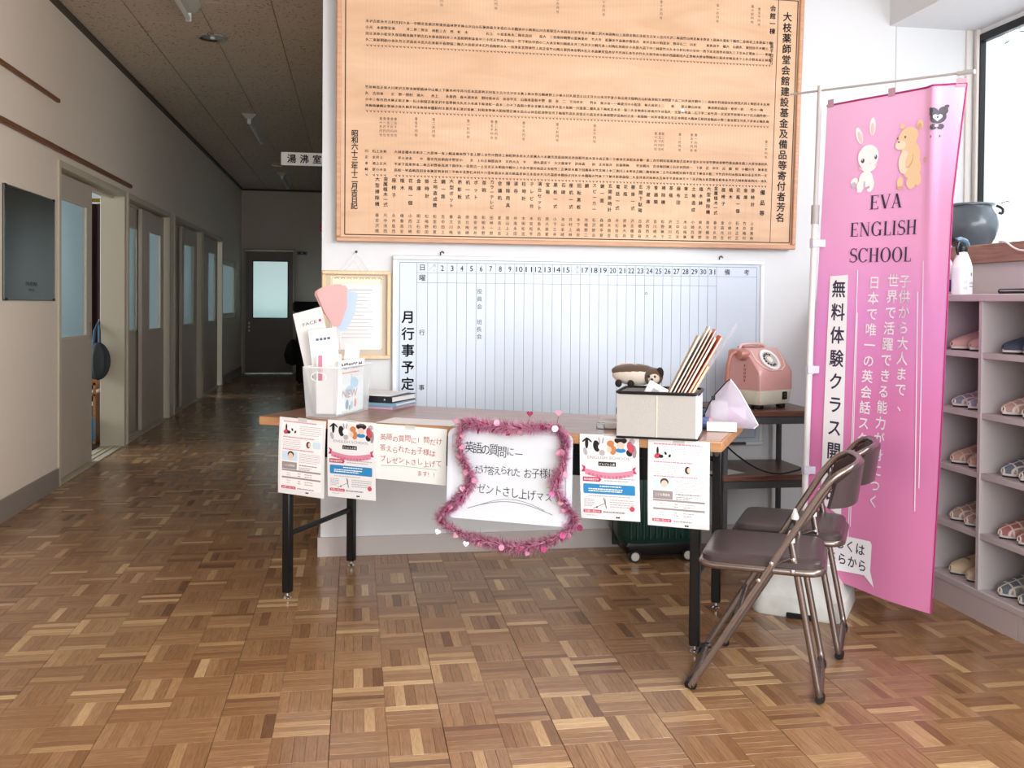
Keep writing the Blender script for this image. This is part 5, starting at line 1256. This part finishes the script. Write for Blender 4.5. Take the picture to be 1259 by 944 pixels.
pprint_banner('printed_rabbit', f_rabbit)['kind'] = 'stuff'; pprint_banner('printed_bear', f_bear)['kind'] = 'stuff'; pprint_banner('printed_logo', f_logo)['kind'] = 'stuff'
def f_strip(F):
    F.poly([(.108*W_, -.365*H_), (.252*W_, -.362*H_), (.285*W_, -.865*H_), (.12*W_, -.845*H_)], 2, 1)
    for k, c in enumerate('無料体験クラス開催中'): F.char(c, (.185+.003*k)*W_, -(.392+.0485*k)*H_, .062, 0, 2, bold=.025, sy=1.12)
    F.poly([(.20*W_, -.905*H_)]+[(.535*W_, -.897*H_), (.55*W_, -.903*H_), (.55*W_, -.955*H_), (.59*W_, -.985*H_), (.50*W_, -.968*H_), (.10*W_, -.985*H_), (.10*W_, -.90*H_)][0:], 2, 1)
    for k, c in enumerate('詳しくは'): F.char(c, (.20+.085*k)*W_, -.920*H_, .046, 0, 2, bold=.02)
    for k, c in enumerate('こちらから'): F.char(c, (.14+.085*k)*W_, -.951*H_, .046, 0, 2, bold=.02)
def f_cols(F):
    for s, u0, u1, v0, pitch in (('子供から大人まで、', .69, .705, .360, .0302), ('世界で活躍できる能力が身につく', .60, .535, .358, .0316), ('日本で唯一の英会話スクール！', .455, .41, .362, .0318)):
        n = len(s)
        for k, c in enumerate(s):
            if c == 'ー': vs_, fs_, bb2 = glyph('ー'); F.rect(((u0+(u1-u0)*k/n))*W_-.002, -(v0+pitch*(k+.8))*H_, (u0+(u1-u0)*k/n)*W_+.002, -(v0+pitch*(k+.2))*H_, 1, 1); continue
            F.char(c, (u0+(u1-u0)*k/n)*W_+(.012 if c == '、' else 0), -(v0+pitch*(k+.5))*H_, .050, 1, 1, bold=.018)
    for p in ([(.325, .352), (.35, .93)], [(.337, .44), (.362, .88)], [(.822, .335), (.875, .77)], [(.79, .395), (.856, .815)]):
        F.line([(a*W_, -b2*H_) for a, b2 in p], .0035, 1, 1)
pprint_banner('strip_lettering', f_strip)['kind'] = 'stuff'; pprint_banner('column_lettering', f_cols)['kind'] = 'stuff'

# ================================================================== shoe cabinet
kb = thing('shoe_cabinet', 'long open pale shoe cabinet with slippers below the window', 'cabinet', (2.3, 0, 0))
YA, YB = 2.30, 4.46; CD = .37
ys = [4.457, 4.16, 3.85, 3.54, 3.23, 2.92, 2.61, 2.31]
part('top_board', MB().box((CD/2, (YA+YB)/2, 1.2065), (CD+.01, YB-YA, .027), b=.003), CABM, kb)
part('back_panel', MB().box((CD-.006, (YA+YB)/2, .65), (.008, YB-YA, 1.08)), CABM, kb, smooth=False)
for a, b2 in ((YA, 3.0), (3.004, YB)): part('kick_panel', MB().box((.012, (a+b2)/2, .045), (.018, b2-a, .09)), mat('kick_panel_mauve', 'bfb2b1', .5), kb, smooth=False)
part('bottom_board', MB().box((CD/2, (YA+YB)/2, .1025), (CD, YB-YA, .025), b=.002), CABM, kb)
for y in ys: part('divider', MB().box((CD/2-.002, y, .655), (CD-.006, .018, 1.08), b=.001), CABM, kb)
ZS = [.328, .553, .777, 1.002]
for a, b2 in zip(ys[:-1], ys[1:]):
    for z in ZS: part('shelf', MB().box((CD/2, (a+b2)/2, z-.011), (CD-.012, a-b2-.018, .022), b=.001), CABM, kb)
def plaid(name, c1, c2, line):
    if name in MATS: return MATS[name]
    M = bpy.data.materials.new(name); M.use_nodes = True; nt = M.node_tree; b = nt.nodes['Principled BSDF']; N = nt.nodes.new
    tc = N('ShaderNodeTexCoord'); br = N('ShaderNodeTexBrick'); br.offset = 0; br.offset_frequency = 1; br.squash = 1
    br.inputs['Color1'].default_value = srgb(c1); br.inputs['Color2'].default_value = srgb(c2); br.inputs['Mortar'].default_value = srgb(line)
    br.inputs['Scale'].default_value = 30; br.inputs['Mortar Size'].default_value = .09; br.inputs['Brick Width'].default_value = 1; br.inputs['Row Height'].default_value = .9; br.inputs['Bias'].default_value = -.1; br.inputs['Mortar Smooth'].default_value = .05
    mp = N('ShaderNodeMapping'); mp.inputs['Rotation'].default_value = (0, 0, .12)
    nt.links.new(tc.outputs['Object'], mp.inputs[0]); nt.links.new(mp.outputs[0], br.inputs['Vector']); nt.links.new(br.outputs['Color'], b.inputs['Base Color']); b.inputs['Roughness'].default_value = .9
    MATS[name] = M; return M
def outline(t_):  # half width along the sole, t 0 (toe) .. 1 (heel)
    return .043*math.sin(min(1, (t_*5.5+.02))*PI/2)**.8*(1-.22*max(0, (t_-.35)/.65))*(1 if t_ < .93 else math.sqrt(max(0, 1-((t_-.93)/.07)**2))*.55+.45)
LS = .255
def sole_ring(k, z, n=26):
    P = [(LS*i/n, outline(i/n)*k, z) for i in range(n+1)]; return P+[(x, -y, z) for x, y, z in P[::-1]]
SOLE = mat('slipper_sole_white', 'e2ddd4', .6); SOLD = mat('slipper_sole_dark', '2a2728', .7)
def slipper_meshes(mu, mi, style):
    a = loft(MB(), [sole_ring(.93, 0), sole_ring(.96, .006)]).mesh('outsole', SOLD); b2 = loft(MB(), [sole_ring(.97, .006), sole_ring(1, .008), sole_ring(1, .017)]).mesh('sole', SOLE)
    c = loft(MB(), [sole_ring(.96, .017), sole_ring(.9, .0185)]).mesh('insole', mi)
    g = []
    T_ = .56 if style != 'sandal' else .62
    for i in range(15):
        t_ = .004+T_*i/14; hw = outline(t_)*1.02; hh = .014+.046*(t_/T_)**.75 if style != 'flat' else .012+.036*(t_/T_)**.7; row = []
        for j in range(17):
            a_ = PI*j/16; row.append((LS*t_-(.018*math.sin(a_)*(t_/T_)**3), hw*math.cos(a_), .014+hh*math.sin(a_)**.75))
        g.append(row)
    u = MB().sheet(g, .004).mesh('upper', mu); return [('outsole', a), ('sole', b2), ('insole', c), ('upper', u)]
INS = mat('insole_beige', 'cdb9a4', .8)
kinds = {'pink': slipper_meshes(mat('slip_pink_beige', 'c9a79b', .85), INS, 'n'), 'blueg': slipper_meshes(plaid('plaid_blue_cream', '858a9b', 'b9aca4', 'd8cfc3'), INS, 'flat'), 'rose': slipper_meshes(plaid('plaid_rose_beige', 'bf9c8b', 'a98a7c', 'd3b9a8'), INS, 'n'),
         'brown': slipper_meshes(plaid('plaid_brown_cream', 'a58e80', 'b8a294', 'e0d0c2'), INS, 'n'), 'cream': slipper_meshes(mat('slip_cream', 'd8c6a2', .85), mat('insole_cream', 'cbb88f', .8), 'n'),
         'navy': slipper_meshes(mat('slip_navy', '3c4657', .6), mat('insole_navy', '2c323c', .8), 'sandal'), 'beigep': slipper_meshes(plaid('plaid_tan_pink', 'b79a8a', 'cdb1a3', 'e5d5c8'), INS, 'n'),
         'blue': slipper_meshes(plaid('plaid_slate', '656f80', 'a09a9a', 'd8d0c6'), INS, 'n'), 'red': slipper_meshes(plaid('plaid_red', 'a86a66', 'c29a90', 'e2cfc4'), INS, 'n'), 'green': slipper_meshes(plaid('plaid_greygreen', '66717a', 'a59e92', 'd8d0c4'), INS, 'n')}
desc = {'pink': 'plain dusty-pink slipper', 'blueg': 'blue and cream checked slipper', 'rose': 'rose-beige checked slipper', 'brown': 'brown and cream checked slipper', 'cream': 'cream slipper with dark embroidery', 'navy': 'dark navy slipper', 'beigep': 'tan and pink checked slipper', 'blue': 'slate-blue checked slipper', 'red': 'red and white checked slipper', 'green': 'grey-green checked slipper'}
rows = ['top', 'second', 'third', 'fourth', 'bottom']
def slipper(kind, x, y, z, rz, lab):
    t = thing('slipper', lab, 'slipper', (x, y, z), rz, 'slippers in the shoe cabinet')
    for nm, me in kinds[kind]: link(nm, me, t)
    if kind == 'cream':
        F = Flat(); F.text('relax', 0, 0, .022, bold=.02, align='c')
        zf = lambda x_, y_: .014+.014*max(0, 1-(y_/outline(min(x_/LS, 1)))**2)**.37+.046*((x_/LS)/.56)**.75*max(0, 1-(y_/outline(min(x_/LS, 1)))**2)**.37+.003
        o = part('embroidery', F.mb(lambda u, v, h: (.075-v, -u*1.0, zf(.075-v, u)+.002), 0), INK, t, smooth=False, fix=False); o['kind'] = 'stuff'
    return t
zl = [1.0025, .7775, .5535, .3285, .1155]
for ci, (yc, cname, ks) in enumerate(((3.385, 'left', ['pink', 'blueg', 'rose', 'brown', 'cream']), (3.075, 'right', ['navy', 'beigep', 'blue', 'red', 'green']))):
    for ri, k in enumerate(ks):
        for s in (1, -1):
            off = s*.052; xx = 2.325+random.uniform(0, .012); sh_ = (0.0, .012, .006, .004, .01)[ri]
            slipper(k, xx, yc+off+(.012 if ci else .0), zl[ri]+.0005, R(random.uniform(-4, 4)), '%s, the %s of its pair, %s row, %s column' % (desc[k], 'farther' if s > 0 else 'nearer', rows[ri], cname))

# things on the cabinet and sill
sp_ = thing('spray_bottle', 'white trigger spray bottle with grey head on the shoe cabinet', 'spray bottle', (2.46, 3.575, 1.2203), R(25))
part('bottle_body', loft(MB(), [rr3(.078, .05, .015, 0), rr3(.085, .056, .018, .006), rr3(.085, .056, .018, .115), rr3(.074, .05, .02, .14), rr3(.04, .04, .018, .17), rr3(.03, .03, .013, .18)]), mat('bottle_white', 'eceaee', .3), sp_)
part('label', loft(MB(), [rr3(.0862, .0572, .0185, .01), rr3(.0862, .0572, .0185, .112)], cap=False), mat('label_pale', 'e6e2ea', .5), sp_, smooth=True)
part('neck_band', loft(MB(), [rr3(.078, .053, .02, .124), rr3(.074, .051, .02, .134)], cap=False), mat('band_blue_grey', '3f5362', .4), sp_)
part('collar', MB().lathe([(.017, .175), (.019, .18), (.019, .2), (.014, .204)], 16), mat('spray_black', '1c1f22', .35), sp_)
part('spray_head', MB().tube([(.035, 0, .205), (.012, 0, .222), (-.02, 0, .228), (-.05, 0, .224)], [.012, .017, .016, .010], 10, flat=.7), mat('spray_grey_blue', '5f7486', .35), sp_)
part('trigger', MB().tube([(-.028, 0, .218), (-.042, 0, .19), (-.032, 0, .165)], [.007, .006, .005], 8), MATS['spray_black'], sp_)
part('nozzle', MB().lathe([(.008, -.064), (.01, -.05)], 12, (0, 0, .224), axis='x'), MATS['spray_black'], sp_)
F = Flat(); F.text('joyful', .018, .045, .018, 0, align='c', w_=.03); F.rect(.004, .034, .032, .037, 0); F.ell(.018, .085, .004, .008, 0)
for k in range(4): F.text('除菌', -.024, .095-.024*k, .014, 1, align='c')
pprint_('label_print', F, [INKG, PLG], sp_, lambda x, y, h: (x, -.0289-h, y))
b2_ = thing('pump_bottle', 'white bottle with blue label beside the spray bottle, behind the banner', 'bottle', (2.44, 3.665, 1.2203), R(20))
part('bottle_body', loft(MB(), [rr3(.07, .045, .015, 0), rr3(.075, .05, .018, .006), rr3(.075, .05, .018, .13), rr3(.03, .03, .013, .165)]), MATS['bottle_white'], b2_)
part('label', MB().box((0, -.0256, .04), (.05, .002, .05)), mat('label_blue', '2b4a9c', .4), b2_)
part('cap', MB().lathe([(.013, .165), (.014, .2), (.008, .21), (.004, .235)], 14), MATS['spray_black'], b2_)
rm = thing('black_case', 'slim black case lying on the shoe cabinet at the right edge', 'case', (2.41, 3.13, 1.2205), R(8)); part('case_body', MB().box((0, 0, .0105), (.07, .2, .02), b=.006), mat('case_black', '131519', .3), rm); part('case_stripe', MB().box((-.0353, 0, .012), (.001, .17, .003)), PLG, rm)
pot = thing('ceramic_jar', 'large dark grey ribbed ceramic jar on the window sill', 'jar', (2.865, 4.1, 1.4415))
pr2 = [(.001, 0), (.075, 0), (.08, .006)]
for k in range(24):
    t_ = k/23; r_ = .075+.044*math.sin(min(1, t_*1.7)*PI/2)-.030*max(0, (t_-.58)/.42)**1.7; pr2.append((r_+(.0012 if k % 2 else 0), .01+.185*t_))
pr2 += [(.089, .203), (.100, .206), (.101, .213), (.096, .216), (.084, .214), (.08, .20), (.10, .16), (.10, .05), (.001, .03)]
part('jar_body', MB().lathe(pr2, 40), mat('jar_glaze', '59636b', .28, vary=.35, vscale=7, coat=.4), pot)
part('jar_lug', MB().tube(fillet([(.085, -.06, .205), (.11, -.075, .19), (.105, -.08, .165), (.09, -.07, .17)], .02), .006, 8), BLACKP, pot)
part('wire_clasp', MB().tube(fillet([(.10, -.075, .215), (.125, -.09, .225), (.135, -.1, .205), (.115, -.09, .195), (.14, -.10, .185)], .015), .003, 6), CHROME, pot)
cb = thing('white_cable', 'white cable looping down over the window sill edge', 'cable', (0, 0, 0))
part('cable', MB().tube(fillet([(2.66, 3.62, 1.446), (2.642, 3.56, 1.445), (2.640, 3.48, 1.40), (2.640, 3.36, 1.40), (2.64, 3.28, 1.42)], .08, 6), .004, 8), WHITE, cb)
